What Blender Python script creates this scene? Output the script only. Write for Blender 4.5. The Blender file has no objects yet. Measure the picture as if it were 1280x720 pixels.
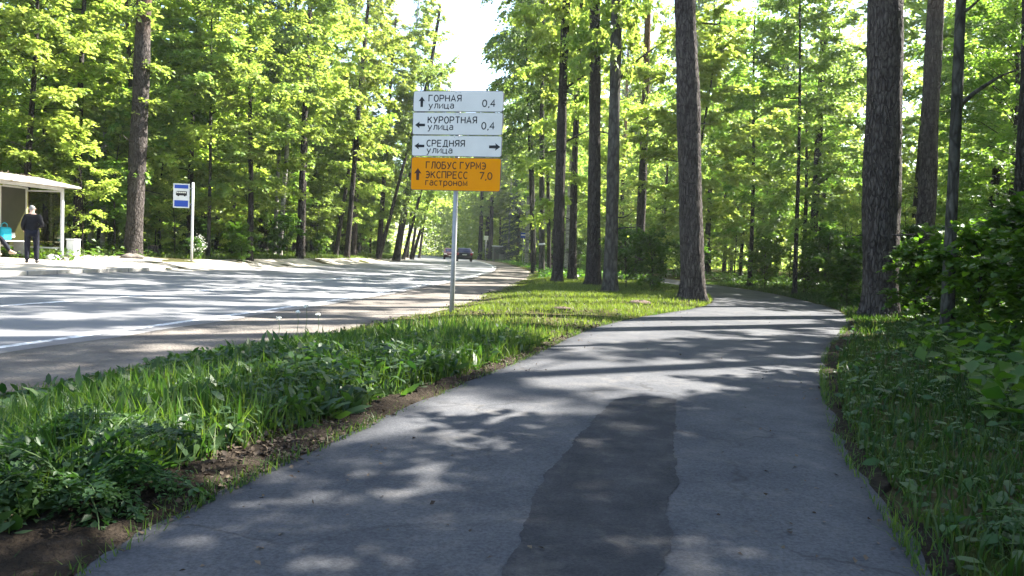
import bpy, math, random
import numpy as np
from mathutils import Vector, Matrix

# ------------------------------------------------------------------ camera, sky, sun, exposure
SC = bpy.context.scene
COL = SC.collection
R = math.radians

CAM_H, FPX, ROLL = 1.1, 924.0, R(2.2)
PITCH = math.atan(42.5 / FPX)
cam = bpy.data.cameras.new('camera')
cam.sensor_width = 36.0
cam.lens = FPX / 1280 * 36.0
cam.clip_start, cam.clip_end = 0.05, 2000
camo = bpy.data.objects.new('camera', cam)
COL.objects.link(camo)
camo.matrix_world = (Matrix.Translation((0, 0, CAM_H)) @ Matrix.Rotation(math.pi / 2 - PITCH, 4, 'X')
                     @ Matrix.Rotation(ROLL, 4, 'Z'))
SC.camera = camo

SUN_AZ, SUN_EL = R(61), R(46)        # azimuth measured clockwise from +y (the way the camera looks)
w = bpy.data.worlds.new('World')
SC.world = w
w.use_nodes = True
nt = w.node_tree
sky = nt.nodes.new('ShaderNodeTexSky')
sky.sky_type = 'NISHITA'
sky.sun_disc = False
sky.sun_elevation = SUN_EL
sky.sun_rotation = SUN_AZ
sky.air_density, sky.dust_density, sky.ozone_density = 1.0, 1.6, 1.0
nt.links.new(sky.outputs[0], nt.nodes['Background'].inputs[0])
nt.nodes['Background'].inputs[1].default_value = 0.078

sl = bpy.data.lights.new('sun', 'SUN')
sl.energy, sl.angle, sl.color = 5.0, R(0.45), (1.0, 0.955, 0.88)
so = bpy.data.objects.new('sun', sl)
COL.objects.link(so)
sd_ = Vector((math.sin(SUN_AZ) * math.cos(SUN_EL), math.cos(SUN_AZ) * math.cos(SUN_EL), math.sin(SUN_EL)))
so.rotation_euler = sd_.to_track_quat('Z', 'Y').to_euler()
so.location = (60, 60, 80)

SC.view_settings.view_transform = 'Standard'
SC.view_settings.look = 'None'
SC.view_settings.gamma = 1.0
SC.view_settings.exposure = 2.95
SC.render.engine = 'CYCLES'
cy = SC.cycles
cy.use_denoising = True
cy.max_bounces, cy.diffuse_bounces, cy.glossy_bounces, cy.transmission_bounces, cy.transparent_max_bounces = 7, 4, 2, 6, 8
cy.caustics_reflective = cy.caustics_refractive = False
cy.sample_clamp_indirect = 6.0

# ------------------------------------------------------------------ small helpers
def tag(o, label=None, cat=None, group=None, kind=None):
    if label: o['label'] = label
    if cat: o['category'] = cat
    if group: o['group'] = group
    if kind: o['kind'] = kind
    return o

def empty(name, loc=(0, 0, 0), rz=0.0):
    o = bpy.data.objects.new(name, None)
    o.empty_display_size = 0.2
    COL.objects.link(o)
    o.location = loc
    o.rotation_euler.z = rz
    return o

def link(name, me, parent=None, mat=None):
    o = bpy.data.objects.new(name, me)
    COL.objects.link(o)
    if mat is not None and not me.materials:
        me.materials.append(mat)
    if parent is not None:
        o.parent = parent
    return o

class MB:
    """collects pieces of ONE part and links them as one mesh object"""
    def __init__(s): s.v, s.f = [], []
    def add(s, vs, fs):
        b = len(s.v); s.v += [tuple(map(float, p)) for p in vs]; s.f += [tuple(i + b for i in f) for f in fs]; return s
    def box(s, c, d, rz=0.0, bev=0.0):
        x, y, z = d[0] / 2, d[1] / 2, d[2] / 2
        ca, sa = math.cos(rz), math.sin(rz)
        if bev <= 0:
            pts = [(i * x, j * y, k * z) for i in (-1, 1) for j in (-1, 1) for k in (-1, 1)]
            fs = [(0, 1, 3, 2), (4, 6, 7, 5), (0, 4, 5, 1), (2, 3, 7, 6), (0, 2, 6, 4), (1, 5, 7, 3)]
        else:
            b = bev
            ring = lambda h, q: [(-x + q, -y, h), (x - q, -y, h), (x, -y + q, h), (x, y - q, h), (x - q, y, h), (-x + q, y, h), (-x, y - q, h), (-x, -y + q, h)]
            rings = [[(px * (1 - b / x), py * (1 - b / y), -z) for px, py, _ in ring(0, b)], ring(-z + b, b), ring(z - b, b), [(px * (1 - b / x), py * (1 - b / y), z) for px, py, _ in ring(0, b)]]
            pts = [p for r in rings for p in r]
            fs = [tuple(range(7, -1, -1)), tuple(range(24, 32))]
            for k in range(3):
                for i in range(8):
                    j = (i + 1) % 8
                    fs.append((k * 8 + i, k * 8 + j, k * 8 + 8 + j, k * 8 + 8 + i))
        return s.add([(c[0] + p[0] * ca - p[1] * sa, c[1] + p[0] * sa + p[1] * ca, c[2] + p[2]) for p in pts], fs)
    def tube(s, pts, rad, n=8, cap=True):
        pts = [Vector(p) for p in pts]
        if not hasattr(rad, '__len__'): rad = [rad] * len(pts)
        vs, fs = [], []
        u = None
        for i, p in enumerate(pts):
            t = (pts[min(i + 1, len(pts) - 1)] - pts[max(i - 1, 0)]).normalized()
            if u is None:
                u = t.cross(Vector((0.3, 1, 0.1)) if abs(t.z) > .5 else Vector((0, 0, 1))).normalized()
            u = (u - t * u.dot(t)).normalized()
            q = t.cross(u)
            for k in range(n):
                a = 2 * math.pi * k / n
                vs.append(p + (u * math.cos(a) + q * math.sin(a)) * rad[i])
        for i in range(len(pts) - 1):
            for k in range(n):
                k2 = (k + 1) % n
                fs.append((i * n + k, i * n + k2, i * n + n + k2, i * n + n + k))
        if cap:
            fs.append(tuple(range(n - 1, -1, -1))); m = (len(pts) - 1) * n; fs.append(tuple(range(m, m + n)))
        return s.add(vs, fs)
    def prism(s, poly, y0, y1):
        """polygon in x,z extruded along y"""
        n = len(poly)
        vs = [(p[0], y0, p[1]) for p in poly] + [(p[0], y1, p[1]) for p in poly]
        fs = [tuple(range(n)), tuple(range(2 * n - 1, n - 1, -1))] + [(i, i + n, (i + 1) % n + n, (i + 1) % n) for i in range(n)]
        return s.add(vs, fs)
    def mesh(s, name, smooth=False):
        me = bpy.data.meshes.new(name)
        me.from_pydata(s.v, [], s.f)
        if smooth: me.polygons.foreach_set('use_smooth', [True] * len(me.polygons))
        me.update()
        return me
    def build(s, name, mat, parent=None, smooth=False):
        return link(name, s.mesh(name, smooth), parent, mat)

def np_mesh(name, V, F, tint=None, smooth=False):
    """V (n,3); F (m,k) with one k for all faces"""
    me = bpy.data.meshes.new(name)
    V = np.ascontiguousarray(V, np.float32); F = np.ascontiguousarray(F, np.int32)
    m, k = F.shape
    me.vertices.add(len(V)); me.vertices.foreach_set('co', V.ravel())
    me.loops.add(m * k); me.loops.foreach_set('vertex_index', F.ravel())
    me.polygons.add(m); me.polygons.foreach_set('loop_start', np.arange(0, m * k, k, dtype=np.int32))
    if smooth: me.polygons.foreach_set('use_smooth', np.ones(m, bool))
    if tint is not None:
        a = me.attributes.new('tint', 'FLOAT', 'POINT'); a.data.foreach_set('value', np.ascontiguousarray(tint, np.float32))
    me.update(calc_edges=True)
    return me

def pchip(xs, ys):
    xs, ys = np.array(xs, float), np.array(ys, float)
    m = np.gradient(ys, xs)
    def f(x):
        x = np.clip(np.asarray(x, float), xs[0], xs[-1])
        i = np.clip(np.searchsorted(xs, x) - 1, 0, len(xs) - 2)
        h = xs[i + 1] - xs[i]; t = (x - xs[i]) / h
        return ((2 * t**3 - 3 * t**2 + 1) * ys[i] + (t**3 - 2 * t**2 + t) * h * m[i]
                + (-2 * t**3 + 3 * t**2) * ys[i + 1] + (t**3 - t**2) * h * m[i + 1])
    return f

def sstep(a, b, x):
    t = np.clip((np.asarray(x, float) - a) / (b - a), 0, 1)
    return t * t * (3 - 2 * t)

# ------------------------------------------------------------------ materials
def mat(name, col, rough=0.8, spec=0.3, metal=0.0):
    m = bpy.data.materials.new(name); m.use_nodes = True
    b = m.node_tree.nodes['Principled BSDF']
    b.inputs['Base Color'].default_value = (*col, 1); b.inputs['Roughness'].default_value = rough
    b.inputs['Specular IOR Level'].default_value = spec; b.inputs['Metallic'].default_value = metal
    return m

def noise_mat(name, stops, scale=4.0, detail=6.0, rough=0.9, spec=0.2, bump=0.3, bscale=None, bdist=0.02, stretch=(1, 1, 1), scale2=None, stops2=None, mix=0.5, space='Object', metal=0.0):
    m = mat(name, (0.5, 0.5, 0.5), rough, spec, metal)
    t = m.node_tree; N, L = t.nodes, t.links; b = N['Principled BSDF']
    tc = N.new('ShaderNodeTexCoord'); mp = N.new('ShaderNodeMapping'); mp.inputs['Scale'].default_value = stretch
    L.new(tc.outputs[space], mp.inputs[0])
    def nz(sc, st):
        n = N.new('ShaderNodeTexNoise'); n.inputs['Scale'].default_value = sc; n.inputs['Detail'].default_value = detail; n.inputs['Roughness'].default_value = 0.62
        L.new(mp.outputs[0], n.inputs['Vector'])
        r = N.new('ShaderNodeValToRGB'); L.new(n.outputs['Fac'], r.inputs[0])
        e = r.color_ramp.elements
        while len(e) < len(st): e.new(0.5)
        for k, (p, c) in enumerate(st): e[k].position = p; e[k].color = (*c, 1)
        return n, r
    n1, r1 = nz(scale, stops)
    out = r1.outputs[0]
    if stops2:
        n2, r2 = nz(scale2, stops2)
        mx = N.new('ShaderNodeMixRGB'); mx.blend_type = 'MULTIPLY'; mx.inputs[0].default_value = mix
        L.new(out, mx.inputs[1]); L.new(r2.outputs[0], mx.inputs[2]); out = mx.outputs[0]
    L.new(out, b.inputs['Base Color'])
    if bump:
        n3 = N.new('ShaderNodeTexNoise'); n3.inputs['Scale'].default_value = bscale or scale * 4; n3.inputs['Detail'].default_value = 5
        L.new(mp.outputs[0], n3.inputs['Vector'])
        bp = N.new('ShaderNodeBump'); bp.inputs['Strength'].default_value = bump; bp.inputs['Distance'].default_value = bdist
        L.new(n3.outputs['Fac'], bp.inputs['Height']); L.new(bp.outputs[0], b.inputs['Normal'])
    return m

def leaf_mat(name, dark, light, trans, tmix=0.45, var=0.3, rough=0.5):
    m = bpy.data.materials.new(name); m.use_nodes = True
    t = m.node_tree; N, L = t.nodes, t.links; b = N['Principled BSDF']; out = N['Material Output']
    at = N.new('ShaderNodeAttribute'); at.attribute_name = 'tint'
    oi = N.new('ShaderNodeObjectInfo')
    mx = N.new('ShaderNodeMixRGB'); mx.inputs[1].default_value = (*dark, 1); mx.inputs[2].default_value = (*light, 1)
    L.new(at.outputs['Fac'], mx.inputs[0])
    hs = N.new('ShaderNodeHueSaturation'); hs.inputs['Saturation'].default_value = 1.0
    mr = N.new('ShaderNodeMapRange'); mr.inputs[3].default_value = 1 - var; mr.inputs[4].default_value = 1 + var
    mh = N.new('ShaderNodeMapRange'); mh.inputs[3].default_value = 0.494; mh.inputs[4].default_value = 0.514
    ad = N.new('ShaderNodeMath'); ad.operation = 'MULTIPLY_ADD'; ad.inputs[1].default_value = 7.31; fr = N.new('ShaderNodeMath'); fr.operation = 'FRACT'; L.new(oi.outputs['Random'], ad.inputs[0]); L.new(ad.outputs[0], fr.inputs[0])
    L.new(oi.outputs['Random'], mr.inputs[0]); L.new(fr.outputs[0], mh.inputs[0])
    L.new(mr.outputs[0], hs.inputs['Value']); L.new(mh.outputs[0], hs.inputs['Hue'])
    L.new(mx.outputs[0], hs.inputs['Color']); L.new(hs.outputs[0], b.inputs['Base Color'])
    b.inputs['Roughness'].default_value = rough; b.inputs['Specular IOR Level'].default_value = 0.35
    tr = N.new('ShaderNodeBsdfTranslucent')
    m2 = N.new('ShaderNodeMixRGB'); m2.blend_type = 'MULTIPLY'; m2.inputs[0].default_value = 1.0; m2.inputs[2].default_value = (*trans, 1)
    L.new(hs.outputs[0], m2.inputs[1]); L.new(m2.outputs[0], tr.inputs[0])
    ms = N.new('ShaderNodeMixShader'); ms.inputs[0].default_value = tmix
    L.new(b.outputs[0], ms.inputs[1]); L.new(tr.outputs[0], ms.inputs[2]); L.new(ms.outputs[0], out.inputs[0])
    return m

def bark_mat(name, c0, c1, c2, vs=9.0, stretch=(1, 1, 0.33), bump=1.0, high=None, z0=6.0, z1=12.0, plate=.30):
    """furrowed bark; 'high' is the real colour of the upper trunk (pines turn orange up there)"""
    m = noise_mat(name, [(0.3, c0), (0.52, c1), (0.75, c2)], scale=vs, detail=8, rough=0.95, spec=0.1, bump=bump, bscale=vs * 2.2, bdist=0.05, stretch=stretch)
    t = m.node_tree; N, L = t.nodes, t.links; b = N['Principled BSDF']
    tc = N.new('ShaderNodeTexCoord'); mp = N.new('ShaderNodeMapping'); mp.inputs['Scale'].default_value = (1, 1, plate); L.new(tc.outputs['Object'], mp.inputs[0])
    nz = N.new('ShaderNodeTexNoise'); nz.inputs['Scale'].default_value = vs; L.new(mp.outputs[0], nz.inputs['Vector'])
    ml = N.new('ShaderNodeMixRGB'); ml.blend_type = 'ADD'; ml.inputs[0].default_value = .10; L.new(mp.outputs[0], ml.inputs[1]); L.new(nz.outputs['Color'], ml.inputs[2])
    vo = N.new('ShaderNodeTexVoronoi'); vo.feature = 'DISTANCE_TO_EDGE'; vo.inputs['Scale'].default_value = vs * 1.3; L.new(ml.outputs[0], vo.inputs['Vector'])
    mr0 = N.new('ShaderNodeMapRange'); mr0.inputs[2].default_value = .16; L.new(vo.outputs['Distance'], mr0.inputs[0])
    src0 = b.inputs['Base Color'].links[0].from_socket
    m0 = N.new('ShaderNodeMixRGB'); m0.blend_type = 'MULTIPLY'; m0.inputs[0].default_value = 1.0; L.new(src0, m0.inputs[1])
    rp = N.new('ShaderNodeValToRGB'); rp.color_ramp.elements[0].color = (.52, .50, .48, 1); L.new(mr0.outputs[0], rp.inputs[0]); L.new(rp.outputs[0], m0.inputs[2]); L.new(m0.outputs[0], b.inputs['Base Color'])
    ob = [n for n in N if n.type == 'BUMP'][0]
    bp = N.new('ShaderNodeBump'); bp.inputs['Strength'].default_value = bump; bp.inputs['Distance'].default_value = .03; L.new(mr0.outputs[0], bp.inputs['Height']); L.new(ob.outputs[0], bp.inputs['Normal']); L.new(bp.outputs[0], b.inputs['Normal'])
    if high:
        t = m.node_tree; N, L = t.nodes, t.links; b = N['Principled BSDF']
        src = b.inputs['Base Color'].links[0].from_socket
        tc = N.new('ShaderNodeTexCoord'); sx = N.new('ShaderNodeSeparateXYZ'); L.new(tc.outputs['Object'], sx.inputs[0])
        mr = N.new('ShaderNodeMapRange'); mr.inputs[1].default_value = z0; mr.inputs[2].default_value = z1; L.new(sx.outputs[2], mr.inputs[0])
        mx = N.new('ShaderNodeMixRGB'); mx.inputs[2].default_value = (*high, 1)
        L.new(mr.outputs[0], mx.inputs[0]); L.new(src, mx.inputs[1]); L.new(mx.outputs[0], b.inputs['Base Color'])
    return m

M = {}
M['ground'] = noise_mat('forest_floor', [(0.3, (0.0280, 0.0400, 0.0096)), (0.5, (0.0480, 0.0480, 0.0200)), (0.7, (0.0800, 0.0600, 0.0360))], scale=1.3, detail=8, bump=0.8, bscale=14, bdist=0.05, rough=1.0, spec=0.0)
M['path'] = noise_mat('path_asphalt', [(0.28, (0.0472, 0.0497, 0.0553)), (0.5, (0.0692, 0.0711, 0.0755)), (0.72, (0.0975, 0.0975, 0.0988))], scale=1.3, detail=10, rough=0.95, spec=0.12, bump=0.5, bscale=120, bdist=0.006,
                      scale2=70, stops2=[(0.3, (0.40, 0.40, 0.41)), (0.62, (1, 1, 1))], mix=0.75)
def weather(m, crack=0.5, cw=0.010, cs=0.55, stain=0.35):
    """thin wandering cracks and worn stains added to an asphalt material"""
    t = m.node_tree; N, L = t.nodes, t.links; b = N['Principled BSDF']; src = b.inputs['Base Color'].links[0].from_socket
    tc = N.new('ShaderNodeTexCoord')
    nz = N.new('ShaderNodeTexNoise'); nz.inputs['Scale'].default_value = 2.2; nz.inputs['Detail'].default_value = 6; L.new(tc.outputs['Object'], nz.inputs['Vector'])
    ml = N.new('ShaderNodeMixRGB'); ml.blend_type = 'ADD'; ml.inputs[0].default_value = 0.55; L.new(tc.outputs['Object'], ml.inputs[1]); L.new(nz.outputs['Color'], ml.inputs[2])
    vo = N.new('ShaderNodeTexVoronoi'); vo.feature = 'DISTANCE_TO_EDGE'; vo.inputs['Scale'].default_value = cs; L.new(ml.outputs[0], vo.inputs['Vector'])
    cr = N.new('ShaderNodeMapRange'); cr.inputs[1].default_value = 0.0; cr.inputs[2].default_value = cw; cr.inputs[3].default_value = crack; cr.inputs[4].default_value = 0.0; L.new(vo.outputs['Distance'], cr.inputs[0])
    n2 = N.new('ShaderNodeTexNoise'); n2.inputs['Scale'].default_value = 0.9; n2.inputs['Detail'].default_value = 3; L.new(tc.outputs['Object'], n2.inputs['Vector'])
    br = N.new('ShaderNodeMapRange'); br.inputs[1].default_value = .42; br.inputs[2].default_value = .58; L.new(n2.outputs['Fac'], br.inputs[0])
    mu = N.new('ShaderNodeMath'); mu.operation = 'MULTIPLY'; L.new(cr.outputs[0], mu.inputs[0]); L.new(br.outputs[0], mu.inputs[1])
    mx = N.new('ShaderNodeMixRGB'); mx.inputs[2].default_value = (0.018, 0.017, 0.016, 1); L.new(mu.outputs[0], mx.inputs[0]); L.new(src, mx.inputs[1])
    n3 = N.new('ShaderNodeTexNoise'); n3.inputs['Scale'].default_value = 3.1; n3.inputs['Detail'].default_value = 9; n3.inputs['Roughness'].default_value = .7; L.new(tc.outputs['Object'], n3.inputs['Vector'])
    sr = N.new('ShaderNodeMapRange'); sr.inputs[1].default_value = .52; sr.inputs[2].default_value = .72; sr.inputs[3].default_value = 0; sr.inputs[4].default_value = stain; L.new(n3.outputs['Fac'], sr.inputs[0])
    m3 = N.new('ShaderNodeMixRGB'); m3.inputs[2].default_value = (0.15, 0.135, 0.115, 1); L.new(sr.outputs[0], m3.inputs[0]); L.new(mx.outputs[0], m3.inputs[1])
    L.new(m3.outputs[0], b.inputs['Base Color'])
weather(M['path'])
M['patch'] = noise_mat('fresh_asphalt', [(0.3, (0.0325, 0.0335, 0.0354)), (0.5, (0.0449, 0.0449, 0.0467)), (0.7, (0.0631, 0.0622, 0.0622))], scale=4, detail=12, rough=0.95, spec=0.08, bump=0.8, bscale=110, bdist=0.008,
                       scale2=75, stops2=[(0.3, (0.45, 0.45, 0.46)), (0.62, (1, 1, 1))], mix=0.7)
weather(M['patch'], 0.0, stain=.3)
M['road'] = noise_mat('road_asphalt', [(0.3, (0.1026, 0.1047, 0.1108)), (0.5, (0.1368, 0.1375, 0.1409)), (0.75, (0.1710, 0.1696, 0.1655))], scale=0.5, detail=9, rough=0.8, spec=0.35, bump=0.4, bscale=60, bdist=0.006)
M['gravel'] = noise_mat('shoulder_gravel', [(0.3, (0.0810, 0.0729, 0.0648)), (0.5, (0.1242, 0.1107, 0.0972)), (0.72, (0.1782, 0.1593, 0.1350))], scale=1.6, detail=10, spec=0.05, bump=0.9, bscale=30, bdist=0.03)
M['sand'] = noise_mat('sandy_ground', [(0.3, (0.2550, 0.2210, 0.1700)), (0.5, (0.3570, 0.3230, 0.2720)), (0.75, (0.4420, 0.4080, 0.3570))], scale=1.2, detail=10, bump=0.6, bscale=25, bdist=0.02)
M['soil'] = noise_mat('bare_soil', [(0.3, (0.0107, 0.0083, 0.0060)), (0.5, (0.0209, 0.0160, 0.0113)), (0.75, (0.0447, 0.0345, 0.0255))], scale=9, detail=10, spec=0.05, bump=1.0, bscale=40, bdist=0.03)
M['paint'] = noise_mat('worn_road_paint', [(0.38, (0.20, 0.20, 0.20)), (0.58, (0.66, 0.66, 0.64))], scale=6, detail=8, bump=0.1)
M['kerb'] = noise_mat('kerb_concrete', [(0.3, (0.20, 0.19, 0.17)), (0.7, (0.34, 0.33, 0.31))], scale=3, detail=8, bump=0.5, bscale=40, bdist=0.01)
M['galv'] = noise_mat('galvanised_steel', [(0.3, (0.2448, 0.2516, 0.2584)), (0.7, (0.3196, 0.3264, 0.3332))], scale=9, rough=0.55, spec=0.5, bump=0.05, metal=0.35)
M['white_metal'] = noise_mat('white_painted_metal', [(0.3, (0.5270, 0.5355, 0.5355)), (0.7, (0.6630, 0.6715, 0.6715))], scale=5, rough=0.45, spec=0.5, bump=0.05)
M['sign_white'] = noise_mat('sign_sheet_white', [(0.3, (0.60, 0.585, 0.54)), (0.7, (0.68, 0.665, 0.62))], scale=2.2, detail=8, rough=0.5, spec=0.3, bump=0.0)
M['sign_orange'] = noise_mat('sign_sheet_orange', [(0.3, (0.7198, 0.2554, 0.0031)), (0.7, (0.7508, 0.2786, 0.0047))], scale=3, rough=0.8, spec=0.08, bump=0.0)
M['sign_back'] = mat('sign_rim_dark', (0.09, 0.09, 0.095), 0.6)
M['black'] = mat('sign_black_print', (0.012, 0.012, 0.013), 0.6)
M['print_brown'] = mat('sign_dark_print_on_orange', (0.055, 0.014, 0.006), 0.6)
M['blue'] = mat('sign_blue_print', (0.012, 0.055, 0.36), 0.5)
M['trunk_pine'] = bark_mat('pine_bark', (0.0344, 0.0291, 0.0260), (0.0727, 0.0627, 0.0566), (0.1224, 0.1071, 0.0956), vs=11, high=(0.1989, 0.0994, 0.0498), z0=8, z1=14)
M['trunk_dark'] = bark_mat('dark_bark', (0.0250, 0.0219, 0.0188), (0.0532, 0.0469, 0.0407), (0.0938, 0.0845, 0.0735), vs=10)
M['trunk_grey'] = bark_mat('grey_bark', (0.0298, 0.0281, 0.0229), (0.0663, 0.0629, 0.0527), (0.1190, 0.1148, 0.0978), vs=6, stretch=(1, 1, 0.6), bump=0.5)
M['trunk_birch'] = bark_mat('birch_bark', (0.03, 0.028, 0.026), (0.36, 0.34, 0.31), (0.50, 0.48, 0.45), vs=3.2, stretch=(0.5, 0.5, 1.6), bump=0.3, plate=3.0)
M['maple'] = leaf_mat('maple_leaf', (0.125, 0.20, 0.032), (0.29, 0.345, 0.092), (2.1, 2.05, 1.25), tmix=.5)
M['hazel'] = leaf_mat('hazel_leaf', (0.07, 0.145, 0.025), (0.17, 0.24, 0.055), (2.1, 2.1, 1.0), tmix=.45)
M['birch'] = leaf_mat('birch_leaf', (0.095, 0.155, 0.045), (0.19, 0.25, 0.07), (2.2, 2.1, 1.2), tmix=.5)
M['shrub'] = leaf_mat('shrub_leaf', (0.0313, 0.0766, 0.0097), (0.0766, 0.1322, 0.0153), (1.9, 2.0, 0.8))
M['needle'] = leaf_mat('pine_needle', (0.022, 0.045, 0.014), (0.05, 0.085, 0.022), (1.2, 1.2, 0.8), tmix=0.2)
M['spruce'] = leaf_mat('spruce_needle', (0.010, 0.026, 0.014), (0.022, 0.045, 0.022), (1.0, 1.0, 0.8), tmix=0.12)
M['grass'] = leaf_mat('grass_blade', (0.0234, 0.0594, 0.0108), (0.1035, 0.1395, 0.0315), (1.8, 1.8, 0.7), tmix=0.45)
M['herb'] = leaf_mat('herb_leaf', (0.0204, 0.0544, 0.0136), (0.0544, 0.1020, 0.0231), (1.6, 1.8, 0.8), tmix=0.4)
M['stem'] = mat('green_stem', (0.06, 0.10, 0.03), 0.7)
M['litter'] = leaf_mat('dry_litter', (0.03, 0.021, 0.014), (0.115, 0.085, 0.056), (0.5, 0.4, 0.3), tmix=0.15, rough=0.9)

# ------------------------------------------------------------------ the lie of the land
xe = pchip([-60, -30, -10, 0, 7.07, 9.63, 13.14, 16.33, 23.2, 35, 51, 86, 120, 160, 220, 300],      # x of the road's painted edge line at a given y
           [-15, -10.3, -7.1, -5.85, -4.95, -4.53, -3.98, -3.53, -2.85, -1.85, -1.45, -3.6, -8.5, -18, -40, -85])
xsr = pchip([-60, -10, 0, 4.87, 6.82, 10.14, 14.39, 21.05, 38.3, 47, 70, 90, 120, 300],              # right edge of the gravel shoulder
            [-12, -5.0, -4.1, -3.37, -3.02, -2.13, -1.23, -0.45, 0.95, 1.15, -0.2, -1.8, -6.5, -83])
pL = pchip([-8, 0, 2.36, 3.06, 4.0, 5.25, 7.36, 12.24, 14.31, 17.32, 20.5, 23.6, 27, 31.3, 40, 60],
           [-1.5, -1.5, -1.39, -1.28, -1.02, -0.66, 0.03, 1.62, 2.66, 4.35, 5.6, 6.35, 6.85, 7.05, 6.6, 5.2])
pR = pchip([-8, 0, 2.62, 3.3, 4.44, 5.7, 7.36, 9.44, 12.4, 15.3, 19, 23.3, 29.9, 34, 40, 60],
           [1.5, 1.45, 1.55, 1.74, 2.05, 2.5, 3.16, 4.08, 5.6, 7.0, 8.3, 9.1, 9.75, 9.6, 9.1, 7.6])
KY0, KY1 = 8.0, 24.2                       # bus platform runs between these y
def wob(x, y):
    return (0.5 * np.sin(x * .9 + 1.3) * np.sin(y * .7 + .4) + 0.3 * np.sin(x * 2.3 + y * 1.1) + .2 * np.sin(x * 1.7 - y * 2.9 + 2))
def gbase(x, y):
    """finished level of the place, paved or not"""
    x, y = np.asarray(x, float), np.asarray(y, float)
    sd = xe(y) - x
    z = 0.1 * np.clip(sd / 8.5, 0, 1)
    inplat = sstep(KY1 + 1.2, KY1 - .2, y)
    bank = 0.28 * sstep(8.4, 10.2, sd) + 0.12 * sstep(10.5, 14, sd) + 0.6 * sstep(16, 60, sd)
    plat = 0.12 * sstep(8.4, 8.7, sd) + 0.022 * np.clip(sd - 8.6, 0, 5) + 0.2 * sstep(14, 18, sd) + 0.6 * sstep(18, 60, sd)
    z = z + bank * (1 - inplat) + plat * inplat
    rr = x - pR(y)
    z = z + 0.10 * sstep(0.2, 2.5, rr) + 0.5 * sstep(8, 50, rr)
    vm = sstep(0.15, 0.9, pL(y) - x) * sstep(0.1, 0.8, x - xsr(y))
    z = z + 0.07 * vm * sstep(60, 30, y)
    return z
def paved(x, y):
    x, y = np.asarray(x, float), np.asarray(y, float)
    sd = xe(y) - x
    a = (x > pL(y) + .1) & (x < pR(y) - .1) & (y < 60)
    b = (x < xsr(y) - .1) & (sd < 8.4)
    c = (sd >= 8.4) & (sd < 14.4) & (y > KY0) & (y < KY1)
    return a | b | c
def gz(x, y):
    """level of the bare ground sheet"""
    p = paved(x, y)
    x, y = np.asarray(x, float), np.asarray(y, float)
    de = np.minimum(np.abs(x - pL(y)), np.abs(x - pR(y))) + 9 * (y > 60)
    rough = 0.03 * wob(x, y) * sstep(.15, .8, de) - .02 * sstep(.45, .25, de)
    return np.where(p, gbase(x, y) - 0.06, gbase(x, y) + rough)
def g1(x, y): return float(gz(x, y))

def axis(parts):
    out = [np.arange(a, b, s) for a, b, s in parts]
    return np.unique(np.concatenate(out + [np.array([parts[-1][1]])]))
gx = axis([(-420, -60, 24), (-60, -22, 1.6), (-22, 14, 0.2), (14, 50, 1.2), (50, 420, 24)])
gy = axis([(-60, -6, 3), (-6, 34, 0.2), (34, 70, .6), (70, 130, 2), (130, 640, 25)])
X, Y = np.meshgrid(gx, gy)
Z = gz(X, Y)
nx, ny = len(gx), len(gy)
idx = np.arange(nx * ny).reshape(ny, nx)
F = np.stack([idx[:-1, :-1], idx[:-1, 1:], idx[1:, 1:], idx[1:, :-1]], -1).reshape(-1, 4)
ground = link('ground', np_mesh('ground', np.stack([X, Y, Z], -1).reshape(-1, 3), F, smooth=True), None, M['ground'])
tag(ground, 'leafy brown and green forest floor under the trees', 'ground', kind='structure')

def sheet(name, fl, fr, ys, n, dz, m, label, cat, jl=0.0, jr=0.0, seed=1, parent=None, skirt=0.05, zf=None):
    """a paved strip between two edge curves, with a short turned-down rim"""
    rng = np.random.default_rng(seed)
    ys = np.asarray(ys)
    def jit(a):
        r = rng.normal(0, 1, len(ys)); r = np.convolve(r, [.25, .5, .25], 'same'); return a * r
    l, r = fl(ys) + jit(jl), fr(ys) + jit(jr)
    t = np.linspace(0, 1, n)
    X = l[:, None] * (1 - t) + r[:, None] * t
    Y = np.repeat(ys[:, None], n, 1)
    Z = (zf or gbase)(X, Y) + dz
    X = np.concatenate([X[:, :1] - .01, X, X[:, -1:] + .01], 1); Y = np.concatenate([Y[:, :1], Y, Y[:, -1:]], 1)
    Z = np.concatenate([Z[:, :1] - skirt, Z, Z[:, -1:] - skirt], 1)
    a, b = X.shape
    i = np.arange(a * b).reshape(a, b)
    F = np.stack([i[:-1, :-1], i[:-1, 1:], i[1:, 1:], i[1:, :-1]], -1).reshape(-1, 4)
    o = link(name, np_mesh(name, np.stack([X, Y, Z], -1).reshape(-1, 3), F, smooth=True), parent, m)
    if label: tag(o, label, cat, kind='structure')
    return o

def sandw(y): return 10.4 - 1.2 * sstep(40, 75, y) + 2.4 * sstep(31.5, 27.5, y)
ysR = np.concatenate([np.arange(-25, 60, .4), np.arange(60, 240, 2.0)])
road = sheet('road', lambda y: xe(y) - 8.5, lambda y: xe(y) + 0.3, ysR, 14, 0.004, M['road'], 'grey two lane asphalt road striped with tree shadows', 'road', 0.04, 0.05, 2)
sheet('road_shoulder', lambda y: xe(y) + 0.25, xsr, ysR[ysR < 130], 8, 0.0, M['gravel'], 'brown gravel shoulder between the road and the grass verge', 'shoulder', 0.0, 0.10, 3)
sheet('sandy_ground', lambda y: xe(y) - sandw(y), lambda y: xe(y) - 8.3, np.arange(KY1 - .6, 110, .4), 8, 0.012, M['sand'], 'pale sandy strip along the far side of the road', 'shoulder', 0.18, 0.08, 4)
path = sheet('footpath', pL, pR, np.arange(-7, 58, .12), 14, 0.006, M['path'], 'grey asphalt footpath curving to the right between the trees', 'footpath', 0.035, 0.035, 5)
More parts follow.
